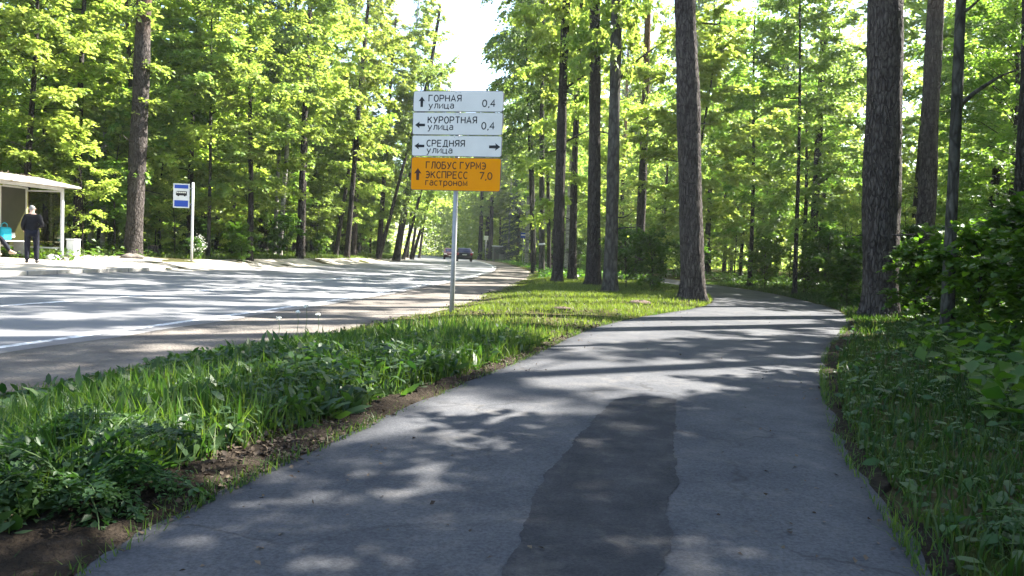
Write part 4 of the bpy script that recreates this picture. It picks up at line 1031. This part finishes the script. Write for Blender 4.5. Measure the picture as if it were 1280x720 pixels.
# ------------------------------------------------------------------ bus stop sign
bx_, by_ = -12.3, 28.3
BS = empty('bus_stop_sign', (bx_, by_, g1(bx_, by_)), R(4))
tag(BS, 'blue and white bus stop sign with a bus pictogram on a pale post', 'sign')
MB().tube([(0, 0, -.3), (0, 0, 2.98)], .045, 12).build('post', M['white_metal'], BS, True)
pl_ = MB().prism([(-.70, 2.0), (-.10, 2.0), (-.10, 2.92), (-.70, 2.92)], -.07, -.045).build('plate', M['white_metal'], BS)
MB().prism([(-.655, 2.045), (-.145, 2.045), (-.145, 2.285), (-.655, 2.285)], -.0735, -.0705).build('blue_band', M['blue'], pl_)
MB().prism([(-.655, 2.735), (-.145, 2.735), (-.145, 2.875), (-.655, 2.875)], -.0735, -.0705).build('blue_band', M['blue'], pl_)
bus = [(-.60, 2.47), (-.59, 2.60), (-.56, 2.635), (-.20, 2.635), (-.19, 2.47), (-.235, 2.47), (-.25, 2.44), (-.30, 2.44), (-.315, 2.47), (-.47, 2.47), (-.485, 2.44), (-.535, 2.44), (-.55, 2.47)]
bo = MB().prism(bus, -.0735, -.0705).build('bus_pictogram', M['black'], pl_)
m = MB()
for k in range(5): m.prism([(-.575 + k * .072, 2.56), (-.52 + k * .072, 2.56), (-.52 + k * .072, 2.61), (-.575 + k * .072, 2.61)], -.0755, -.0738)
m.build('pictogram_windows', M['sign_white'], pl_)
for z in (2.15, 2.75): MB().box((-.15, -.03, z), (.38, .03, .04)).build('bracket', M['galv'], BS)

# ------------------------------------------------------------------ bus shelter
M['roof'] = noise_mat('pale_roof_sheet', [(0.35, (0.1240, 0.1054, 0.0620)), (0.5, (0.3100, 0.2976, 0.2728)), (0.7, (0.4092, 0.4092, 0.4030))], scale=5, detail=8, rough=.6, bump=.4, bscale=20)
M['dark_panel'] = noise_mat('dark_back_panel', [(0.3, (0.035, 0.037, 0.033)), (0.7, (0.06, 0.06, 0.052))], scale=2, rough=.4, spec=.5, bump=.05)
M['bench'] = noise_mat('pale_bench_slat', [(0.3, (0.42, 0.41, 0.39)), (0.7, (0.55, 0.54, 0.52))], scale=6, bump=.2, stretch=(1, .2, 1))
gl = bpy.data.materials.new('tinted_glass'); gl.use_nodes = True
t = gl.node_tree; t.nodes.remove(t.nodes['Principled BSDF'])
b = t.nodes.new('ShaderNodeBsdfGlossy'); b.inputs['Roughness'].default_value = .04; b.inputs[0].default_value = (.8, .8, .75, 1)
tr = t.nodes.new('ShaderNodeBsdfTransparent'); tr.inputs[0].default_value = (.78, .76, .45, 1); mx = t.nodes.new('ShaderNodeMixShader'); mx.inputs[0].default_value = .92
t.links.new(b.outputs[0], mx.inputs[1]); t.links.new(tr.outputs[0], mx.inputs[2]); t.links.new(mx.outputs[0], t.nodes['Material Output'].inputs[0])
M['glass'] = gl
sx_, sy_ = -15.2, 24.9
SH = empty('bus_shelter', (sx_, sy_, float(gbase(sx_, sy_)) + .03), R(-8))       # local: +x to the road, -y along the shelter away from its far end
tag(SH, 'bus shelter with pale flat roof, white posts, bench and tinted glass end wall', 'shelter')
LEN, DEP, HT = 4.4, 1.35, 2.28
for (px_, py_) in ((0, 0), (-DEP, 0), (0, -LEN), (-DEP, -LEN), (-DEP, -1.1), (-DEP, -2.2), (-DEP, -3.3)):
    MB().box((px_, py_, HT / 2 - .1), (.085, .085, HT + .2), bev=.012).build('post', M['white_metal'], SH)
for k in range(4):
    MB().box((-DEP, -.55 - 1.1 * k, 1.28), (.02, 1.01, 1.9)).build('back_panel', M['dark_panel'], SH)
for yy in (0, -LEN):
    g_ = MB().box((-DEP / 2, yy, 1.22), (DEP - .10, .014, 1.85)).build('glass_panel', M['glass'], SH)
    for z in (.27, 2.17): MB().box((-DEP / 2, yy, z), (DEP - .095, .04, .05)).build('rail', M['white_metal'], SH)
for z in (.30, 2.25): MB().box((-DEP, -LEN / 2, z), (.05, LEN - .09, .06)).build('rail', M['white_metal'], SH)
MB().box((0, -LEN / 2, 2.24), (.06, LEN - .09, .09)).build('rail', M['white_metal'], SH)
rfp = MB()
full = [(-DEP - .35, 2.34), (-DEP - .35, 2.44), (.1, 2.52), (.40, 2.47), (.42, 2.30), (.36, 2.27)]
thin = [(-DEP - .30, 2.33), (-DEP - .30, 2.36), (.1, 2.38), (.36, 2.36), (.38, 2.31), (.33, 2.29)]
for q, sec in ((-LEN - .55, full), (-1.2, full), (.42, thin)): rfp.v += [(a_, q, b_) for a_, b_ in sec]
for q in (0, 6): rfp.f += [(q + i_, q + (i_ + 1) % 6, q + 6 + (i_ + 1) % 6, q + 6 + i_) for i_ in range(6)]
rfp.f += [tuple(range(5, -1, -1)), tuple(range(12, 18))]
roof = rfp.build('roof', M['roof'], SH)
rng = np.random.default_rng(9); n = 900
P = np.stack([rng.uniform(-DEP - .28, .34, n), rng.uniform(-LEN - .5, .38, n), np.zeros(n)], -1)
tp = np.interp(P[:, 0], [-DEP - .35, .1, .4], [2.44, 2.52, 2.47]); te = np.interp(P[:, 0], [-DEP - .3, .1, .36], [2.36, 2.38, 2.36]); k_ = np.clip((P[:, 1] + 1.2) / 1.62, 0, 1)
P[:, 2] = tp * (1 - k_) + te * k_ + .012
Nn = rng.normal(0, .3, P.shape); Nn[:, 2] += 1
lt = link('fallen_leaves', leaves('fallen_leaves', P, rng.normal(0, 1, P.shape), Nn, rng.uniform(.04, .10, n), rng), roof, M['litter']); lt['kind'] = 'stuff'
bench = empty('bench', (0, 0, 0)); bench.parent = SH
for k in range(4): MB().box((-DEP + .16 + .11 * k, -LEN / 2 + .1, .46), (.095, LEN - .75, .035), bev=.006).build('slat', M['bench'], bench)
for yy in (-.65, -LEN / 2, -LEN + .5): MB().box((-DEP + .32, yy, .22), (.36, .05, .46)).build('support', M['galv'], bench)

BN = empty('litter_bin', (-15.02, 25.25, float(gbase(-15.02, 25.25)) + .03), R(-8)); tag(BN, 'white boxy litter bin beside the front post of the bus shelter', 'bin')
MB().box((0, 0, .26), (.30, .30, .52), bev=.015).build('body', M['white_metal'], BN); MB().box((0, 0, .545), (.33, .33, .045), bev=.01).build('rim', M['white_metal'], BN)
lump('sack', -15.1, 24.2, .18, (1.1, 1, .8), M['bench'], 'small pale sack on the ground by the shelter post', 'sack', 6)

# ------------------------------------------------------------------ people at the bus stop
M['skin'] = mat('skin', (0.52, 0.34, 0.26), .6)
M['jacket'] = noise_mat('black_jacket_cloth', [(0.3, (0.006, 0.006, 0.007)), (0.7, (0.013, 0.012, 0.014))], scale=12, bump=.3)
M['trousers'] = noise_mat('navy_trouser_cloth', [(0.3, (0.006, 0.007, 0.012)), (0.7, (0.012, 0.013, 0.022))], scale=12, bump=.3)
M['hair'] = noise_mat('grey_hair', [(0.3, (0.20, 0.19, 0.18)), (0.7, (0.36, 0.35, 0.33))], scale=40, bump=.5)
M['shoe'] = mat('dark_shoe', (0.02, 0.018, 0.017), .5)
M['beige'] = mat('beige_shoe', (0.35, 0.28, 0.21), .6)
M['turquoise'] = noise_mat('turquoise_cloth', [(0.3, (0.010, 0.33, 0.50)), (0.7, (0.03, 0.44, 0.62))], scale=8, bump=.3)
M['brown_hair'] = mat('brown_hair', (0.05, 0.03, 0.02), .6)

def skin(name, pts, edges, rad, m_, parent, sub=2, rootv=0):
    me = bpy.data.meshes.new(name); me.from_pydata(pts, edges, [])
    o = bpy.data.objects.new(name, me); COL.objects.link(o)
    o.modifiers.new('skin', 'SKIN'); sub and setattr(o.modifiers.new('sub', 'SUBSURF'), 'render_levels', sub)
    if sub: o.modifiers['sub'].levels = sub
    sv = me.skin_vertices[0].data
    for i, r_ in enumerate(rad):
        sv[i].radius = r_ if hasattr(r_, '__len__') else (r_, r_); sv[i].use_root = (i == rootv)
    bpy.context.view_layer.update()
    m2 = bpy.data.meshes.new_from_object(o.evaluated_get(bpy.context.evaluated_depsgraph_get()))
    bpy.data.objects.remove(o)
    m2.materials.clear(); m2.polygons.foreach_set('use_smooth', [True] * len(m2.polygons)); m2.name = name
    return link(name, m2, parent, m_)

def human(root, J, mats, hands=True):
    """J: joints in local space, x forward, y to the person's left. One continuous body; clothes and hair are children"""
    mk = lambda *n: [J[a] for a in n]
    names = ['pelvis', 'waist', 'chest', 'neck', 'head0', 'head1', 'head2']
    pts, ed, rd = [], [], []
    ix = {}
    def addp(n, r_, prev=None):
        ix[n] = len(pts); pts.append(tuple(J[n])); rd.append(r_)
        if prev: ed.append((ix[prev], ix[n]))
    addp('pelvis', (.13, .10)); addp('waist', (.125, .09), 'pelvis'); addp('chest', (.15, .10), 'waist'); addp('neck', .055, 'chest')
    addp('head0', (.070, .075), 'neck'); addp('head1', (.078, .095), 'head0'); addp('head2', (.06, .075), 'head1')
    for s in 'LR':
        addp('sh' + s, .062, 'chest'); addp('el' + s, .043, 'sh' + s); addp('wr' + s, .028, 'el' + s); addp('pa' + s, (.040, .018), 'wr' + s)
        addp('hip' + s, .088, 'pelvis'); addp('kn' + s, .056, 'hip' + s); addp('an' + s, .036, 'kn' + s); addp('to' + s, (.042, .028), 'an' + s)
    for s in 'LR':                                   # five unequal, slightly curled fingers
        p, wv = Vector(J['pa' + s]), Vector(J['wr' + s])
        d = (p - wv).normalized(); sd2 = d.cross(Vector((0, 1, 0)) if abs(d.y) < .8 else Vector((1, 0, 0))).normalized(); dn = sd2.cross(d)
        for k, (o_, l_) in enumerate(((-.03, .055), (-.011, .075), (.009, .082), (.028, .072))):
            a = len(pts); pts.append(tuple(p + sd2 * o_ + d * .02)); rd.append(.0095); ed.append((ix['pa' + s], a))
            pts.append(tuple(p + sd2 * o_ * 1.1 + d * (.02 + l_ * .55) + dn * .008)); rd.append(.0088); ed.append((a, a + 1))
            pts.append(tuple(p + sd2 * o_ * 1.1 + d * (.02 + l_ * .9) + dn * .028)); rd.append(.0075); ed.append((a + 1, a + 2))
        a = len(pts); q = p - d * .03 - sd2 * .032
        pts.append(tuple(q)); rd.append(.011); ed.append((ix['pa' + s], a)); pts.append(tuple(q - sd2 * .025 + d * .035)); rd.append(.0095); ed.append((a, a + 1))
    body = skin('body', pts, ed, rd, mats['skin'], root, 1)
    # coat and trousers follow the body a little outside it
    def cloth(name, chain, m_):
        P_, E_, R_ = [], [], []
        loc = {}
        for n, r_, pv in chain:
            loc[n] = len(P_); P_.append(tuple(J[n])); R_.append(r_)
            if pv: E_.append((loc[pv], loc[n]))
        return skin(name, P_, E_, R_, m_, root, 2)
    J['wrL2'] = tuple(Vector(J['wrL']).lerp(Vector(J['elL']), .08)); J['wrR2'] = tuple(Vector(J['wrR']).lerp(Vector(J['elR']), .08))
    J['hem'] = tuple(Vector(J['pelvis']) + (Vector(J['pelvis']) - Vector(J['waist'])).normalized() * .06)
    J['collar'] = tuple(Vector(J['chest']).lerp(Vector(J['neck']), .80))
    cloth('jacket', [('chest', (.20, .155), None), ('waist', (.165, .125), 'chest'), ('pelvis', (.175, .135), 'waist'), ('hem', (.175, .135), 'pelvis'), ('collar', (.10, .095), 'chest'),
                     ('shL', .095, 'chest'), ('elL', .066, 'shL'), ('wrL2', .048, 'elL'), ('shR', .095, 'chest'), ('elR', .064, 'shR'), ('wrR2', .046, 'elR')], mats['jacket'])
    J['cuL'] = tuple(Vector(J['anL']) + Vector((0, 0, -.02))); J['cuR'] = tuple(Vector(J['anR']) + Vector((0, 0, -.02)))
    cloth('trousers', [('pelvis', (.155, .12), None), ('hipL', .108, 'pelvis'), ('knL', .078, 'hipL'), ('cuL', .068, 'knL'), ('hipR', .108, 'pelvis'), ('knR', .078, 'hipR'), ('cuR', .068, 'knR')], mats['trousers'])
    for s in 'LR':
        a, t_ = Vector(J['an' + s]), Vector(J['to' + s])
        dd = (t_ - a); dd.z = 0; dd.normalize()
        z = min(a.z, t_.z)
        skin('shoe', [tuple(Vector((a.x, a.y, t_.z + .012)) - dd * .05), tuple(Vector((a.x, a.y, t_.z + .015)) + dd * .04), tuple(Vector((t_.x, t_.y, t_.z + .0)) + dd * .03)], [(0, 1), (1, 2)], [(.046, .052), (.048, .055), (.040, .030)], mats['shoe'], root, 1)
    h1, h2, h0 = Vector(J['head1']), Vector(J['head2']), Vector(J['head0'])
    fw = J.get('face', Vector((1, 0, 0))); sdv = Vector((0, 0, 1)).cross(fw)
    skin('hair', [tuple(h0 - fw * .05 + Vector((0, 0, .02))), tuple(h1 - fw * .035 + Vector((0, 0, .015))), tuple(h2 - fw * .008 + Vector((0, 0, .018)))], [(0, 1), (1, 2)], [(.06, .05), (.085, .085), (.066, .080)], mats['hair'], root, 1)
    c = h1 + fw * .09
    MB().add(*_ico(c - Vector((0, 0, .03)) + fw * .008, .016, (1, .8, 1.5))).build('nose', mats['skin'], body, True)
    for sg in (-1, 1):
        MB().add(*_ico(h1 + fw * .083 + sdv * sg * .032 + Vector((0, 0, .008)), .012)).build('eye', M['sign_back'], body, True)
        MB().add(*_ico(h1 + sdv * sg * .083 + Vector((0, 0, -.005)), .026, (.7, .45, 1.2))).build('ear', mats['skin'], body, True)
    MB().box(tuple(h0 + fw * .072 + Vector((0, 0, .012))), (.012, .045, .010), math.atan2(fw.y, fw.x)).build('mouth', mats['lip'], body)

def _ico(c, r, sc=(1, 1, 1), nu=8, nv=6):
    vs, fs = [], []
    for j in range(nv):
        for i in range(nu):
            a, b_ = 2 * math.pi * i / nu, math.pi * (j + .02) / (nv - .96)
            vs.append((c[0] + r * sc[0] * math.sin(b_) * math.cos(a), c[1] + r * sc[1] * math.sin(b_) * math.sin(a), c[2] + r * sc[2] * math.cos(b_)))
    for j in range(nv - 1):
        for i in range(nu): fs.append((j * nu + i, j * nu + nu + i, j * nu + nu + (i + 1) % nu, j * nu + (i + 1) % nu))
    return vs, fs
M['lip'] = mat('lip', (0.36, 0.16, 0.13), .6)

def platz(x, y): return float(gbase(x, y)) + .03
# standing: weight on both feet, right forearm bent in front, head slightly bowed
px_, py_ = -14.0, 21.5
PS = empty('person', (px_, py_, platz(px_, py_)), R(118)); tag(PS, 'person in black jacket and dark trousers standing beside the bus shelter', 'person')
JS = dict(pelvis=(0, 0, .92), waist=(.0, 0, 1.08), chest=(-.01, 0, 1.30), neck=(.01, 0, 1.45), head0=(.035, 0, 1.50), head1=(.05, 0, 1.58), head2=(.05, 0, 1.655),
          shL=(-.01, .155, 1.345), elL=(-.05, .215, 1.08), wrL=(.12, .20, .93), paL=(.18, .18, .89), shR=(-.01, -.155, 1.345), elR=(-.09, -.27, 1.10), wrR=(.16, -.14, 1.06), paR=(.23, -.10, 1.06),
          hipL=(0, .095, .88), knL=(.02, .11, .48), anL=(-.02, .115, .085), toL=(.13, .145, .035), hipR=(0, -.095, .88), knR=(.03, -.11, .48), anR=(.0, -.12, .085), toR=(.15, -.145, .035))
human(PS, JS, dict(skin=M['skin'], jacket=M['jacket'], trousers=M['trousers'], hair=M['hair'], shoe=M['shoe'], lip=M['lip']))
# sitting on the bench, legs stretched towards the road
s0 = SH.matrix_basis.copy()
SHM = Matrix.Translation(SH.location) @ Matrix.Rotation(R(-8), 4, 'Z')
sp = SHM @ Vector((-DEP + .36, -2.05, 0))
PT = empty('person', sp, R(-8)); tag(PT, 'person in a turquoise top and dark trousers sitting on the shelter bench', 'person')
JT = dict(pelvis=(0, 0, .60), waist=(-.03, 0, .75), chest=(-.03, 0, .96), neck=(.0, 0, 1.11), head0=(.03, 0, 1.16), head1=(.05, 0, 1.24), head2=(.05, 0, 1.315),
          shL=(-.02, .18, 1.045), elL=(.04, .24, .80), wrL=(.26, .15, .70), paL=(.33, .12, .69), shR=(-.02, -.18, 1.045), elR=(.04, -.24, .80), wrR=(.26, -.15, .70), paR=(.33, -.12, .69),
          hipL=(.05, .095, .58), knL=(.46, .13, .55), anL=(.72, .20, .16), toL=(.88, .24, .09), hipR=(.05, -.095, .58), knR=(.46, -.12, .55), anR=(.56, -.13, .10), toR=(.72, -.15, .04))
human(PT, JT, dict(skin=M['skin'], jacket=M['turquoise'], trousers=M['trousers'], hair=M['brown_hair'], shoe=M['beige'], lip=M['lip']))
bp_ = SHM @ Vector((-DEP + .36, -1.28, .478))
BG = empty('shoulder_bag', bp_, R(-8)); tag(BG, 'bright turquoise bag standing on the shelter bench', 'bag')
MB().box((0, 0, .21), (.24, .40, .42), bev=.05).build('body', M['turquoise'], BG, False)
MB().tube([(0, -.12, .41), (0, -.1, .52), (0, 0, .56), (0, .1, .52), (0, .12, .41)], .012, 6).build('strap', M['turquoise'], BG, True)
MB().box((.0, .29, .17), (.16, .14, .16), bev=.02).build('side_pocket', M['white_metal'], BG)

# ------------------------------------------------------------------ cars
M['car_black'] = mat('dark_car_paint', (0.006, 0.006, 0.009), .35, .25); M['car_red'] = mat('red_car_paint', (0.035, 0.009, 0.007), .4, .3)
M['car_glass'] = mat('car_glass', (0.008, 0.01, 0.025), .15, .35); M['tyre'] = mat('tyre_rubber', (0.018, 0.018, 0.019), .85); M['rim'] = mat('alloy', (0.4, 0.4, 0.42), .4, .5, .6)
M['tail'] = mat('tail_lamp_red', (0.30, 0.01, 0.012), .3, .5); M['chrome'] = mat('bumper_grey', (0.30, 0.30, 0.32), .4, .5); M['headlamp'] = mat('headlamp', (0.6, 0.6, 0.62), .2, .6)
def car(x, y, rz, paint, label, plate_=True):
    root = empty('car', (x, y, float(gbase(x, y)) + .006), rz); tag(root, label, 'car')       # local: +y is the front
    L, W, H = 4.4, 1.8, 1.55
    prof = [(-2.18, .42), (-2.2, .75), (-2.12, .98), (-1.98, 1.05), (-1.62, 1.46), (-1.3, 1.55), (.2, 1.54), (.55, 1.46), (1.15, 1.02), (2.0, .86), (2.17, .62), (2.16, .38), (1.85, .28), (-1.9, .28)]
    m = MB()
    secs = []
    for s in (-1, 1):
        for inset, sc in ((0, 1),):
            pass
    xs = [(-.90, .80), (-.86, .93), (-.78, 1.0), (.78, 1.0), (.86, .93), (.90, .80)]
    n = len(prof)
    vs = []
    for q, (xx, sc) in enumerate(xs):
        for (py__, pz) in prof:
            tuck = .20 * max(0, (pz - .98) / .57)          # the cabin narrows towards the roof
            vs.append((xx * (1 - tuck), py__ * (.985 if sc < 1 else 1), .28 + (pz - .28) * (.97 + .03 * sc) if pz > 1 else pz))
    fs = []
    for q in range(len(xs) - 1):
        for i in range(n): fs.append((q * n + i, q * n + (i + 1) % n, q * n + n + (i + 1) % n, q * n + n + i))
    fs.append(tuple(range(n))); fs.append(tuple(range(len(xs) * n - 1, (len(xs) - 1) * n - 1, -1)))
    m.add(vs, fs).build('body', paint, root)
    MB().add([(-.66, -2.01, 1.06), (.66, -2.01, 1.06), (.58, -1.66, 1.44), (-.58, -1.66, 1.44)], [(0, 1, 2, 3)]).build('rear_window', M['car_glass'], root)
    MB().add([(-.68, 1.12, 1.06), (-.58, .62, 1.44), (.58, .62, 1.44), (.68, 1.12, 1.06)], [(0, 1, 2, 3)]).build('windscreen', M['car_glass'], root)
    for s in (-1, 1):
        MB().add([(s * .892, -1.75, 1.06), (s * .892, .95, 1.06), (s * .795, .45, 1.42), (s * .795, -1.45, 1.42)], [(0, 1, 2, 3)] if s > 0 else [(3, 2, 1, 0)]).build('side_window', M['car_glass'], root)
        MB().box((s * .76, -2.17, .86), (.22, .10, .26), bev=.02).build('tail_light', M['tail'], root)
        MB().box((s * .68, 2.11, .70), (.34, .10, .16), bev=.02).build('headlight', M['headlamp'], root)
        MB().box((s * 1.0, .75, 1.04), (.20, .12, .15), bev=.03).build('mirror', M['headlamp'], root)  # pale colour stands in for the white reflection on the mirror
        for yy in (-1.32, 1.34):
            wl = MB().tube([(s * .68, yy, .33), (s * .72, yy, .33), (s * .90, yy, .33), (s * .92, yy, .33)], [.30, .33, .33, .30], 20).build('wheel', M['tyre'], root)
            MB().tube([(s * .915, yy, .33), (s * .925, yy, .33)], [.2, .19], 16).build('rim', M['rim'], wl)
    MB().box((0, -2.20, .48), (1.6, .10, .22), bev=.03).build('bumper', M['tyre'], root)
    MB().box((0, 2.16, .46), (1.6, .10, .22), bev=.03).build('bumper', paint, root)
    if plate_:
        for yy in (-2.22, 2.22): MB().box((0, yy, .78 if yy < 0 else .52), (.52, .012, .11)).build('number_plate', M['sign_white'], root)
    for s in (-1, 1): MB().tube([(s * .60, -1.3, 1.575), (s * .60, .1, 1.575)], .02, 6).build('roof_rail', M['chrome'], root)
    return root
car(-5.7, 86, R(5), M['car_black'], 'black hatchback driving away along the road ahead')
car(-8.5, 100, R(186), M['car_red'], 'dull red oncoming car half hidden behind the direction sign post')

# ------------------------------------------------------------------ far roadside things
KX, KY = -2.0, 104.0
KS = empty('grey_kiosk', (KX, KY, g1(KX, KY))); tag(KS, 'small grey kiosk with a pale roof edge far along the right roadside', 'kiosk')
M['kiosk'] = noise_mat('kiosk_panel', [(0.3, (0.12, 0.125, 0.12)), (0.7, (0.17, 0.175, 0.165))], scale=2, bump=.1)
MB().box((0, 0, 1.0), (1.9, 1.5, 2.1), bev=.03).build('wall', M['kiosk'], KS); MB().box((0, 0, 2.12), (2.1, 1.7, .12), bev=.02).build('roof', M['white_metal'], KS)
MB().box((-.35, -.765, .95), (.7, .03, 1.7)).build('door', M['dark_panel'], KS); MB().box((.5, -.765, 1.3), (.6, .03, .6)).build('window', M['car_glass'], KS)
def road_sign(x, y, h, w_, hh_, mt, label, round_=False):
    s_ = empty('road_sign', (x, y, g1(x, y))); tag(s_, label, 'sign')
    MB().tube([(0, 0, -.2), (0, 0, h)], .04, 8).build('post', M['galv'], s_, True)
    MB().box((0, -.055, h - hh_ / 2), (w_, .02, hh_), bev=.008).build('plate', mt, s_)
    return s_
road_sign(-3.5, 93, 3.3, .55, .5, M['sign_white'], 'small white road sign on a post left of the far kiosk')
s_ = road_sign(1.0, 78, 3.4, .6, .55, M['blue'], 'small blue and white road sign on a post right of the far kiosk')
MB().box((0, -.068, 3.14), (.5, .004, .16)).build('white_stripe', M['sign_white'], s_)

# ------------------------------------------------------------------ thin haze volume added for veiling light that lifts the dark gaps
hz = bpy.data.materials.new('veiling_haze'); hz.use_nodes = True
t = hz.node_tree; t.nodes.remove(t.nodes['Principled BSDF'])
pv = t.nodes.new('ShaderNodeVolumePrincipled'); pv.inputs['Color'].default_value = (.95, .97, 1, 1); pv.inputs['Density'].default_value = 0.0004; pv.inputs['Anisotropy'].default_value = 0.35
t.links.new(pv.outputs[0], t.nodes['Material Output'].inputs['Volume'])
tag(MB().box((0, 290, 14.5), (900, 750, 35)).build('haze', hz), 'thin haze volume added to veil the dark gaps between the trees', 'haze', kind='stuff')
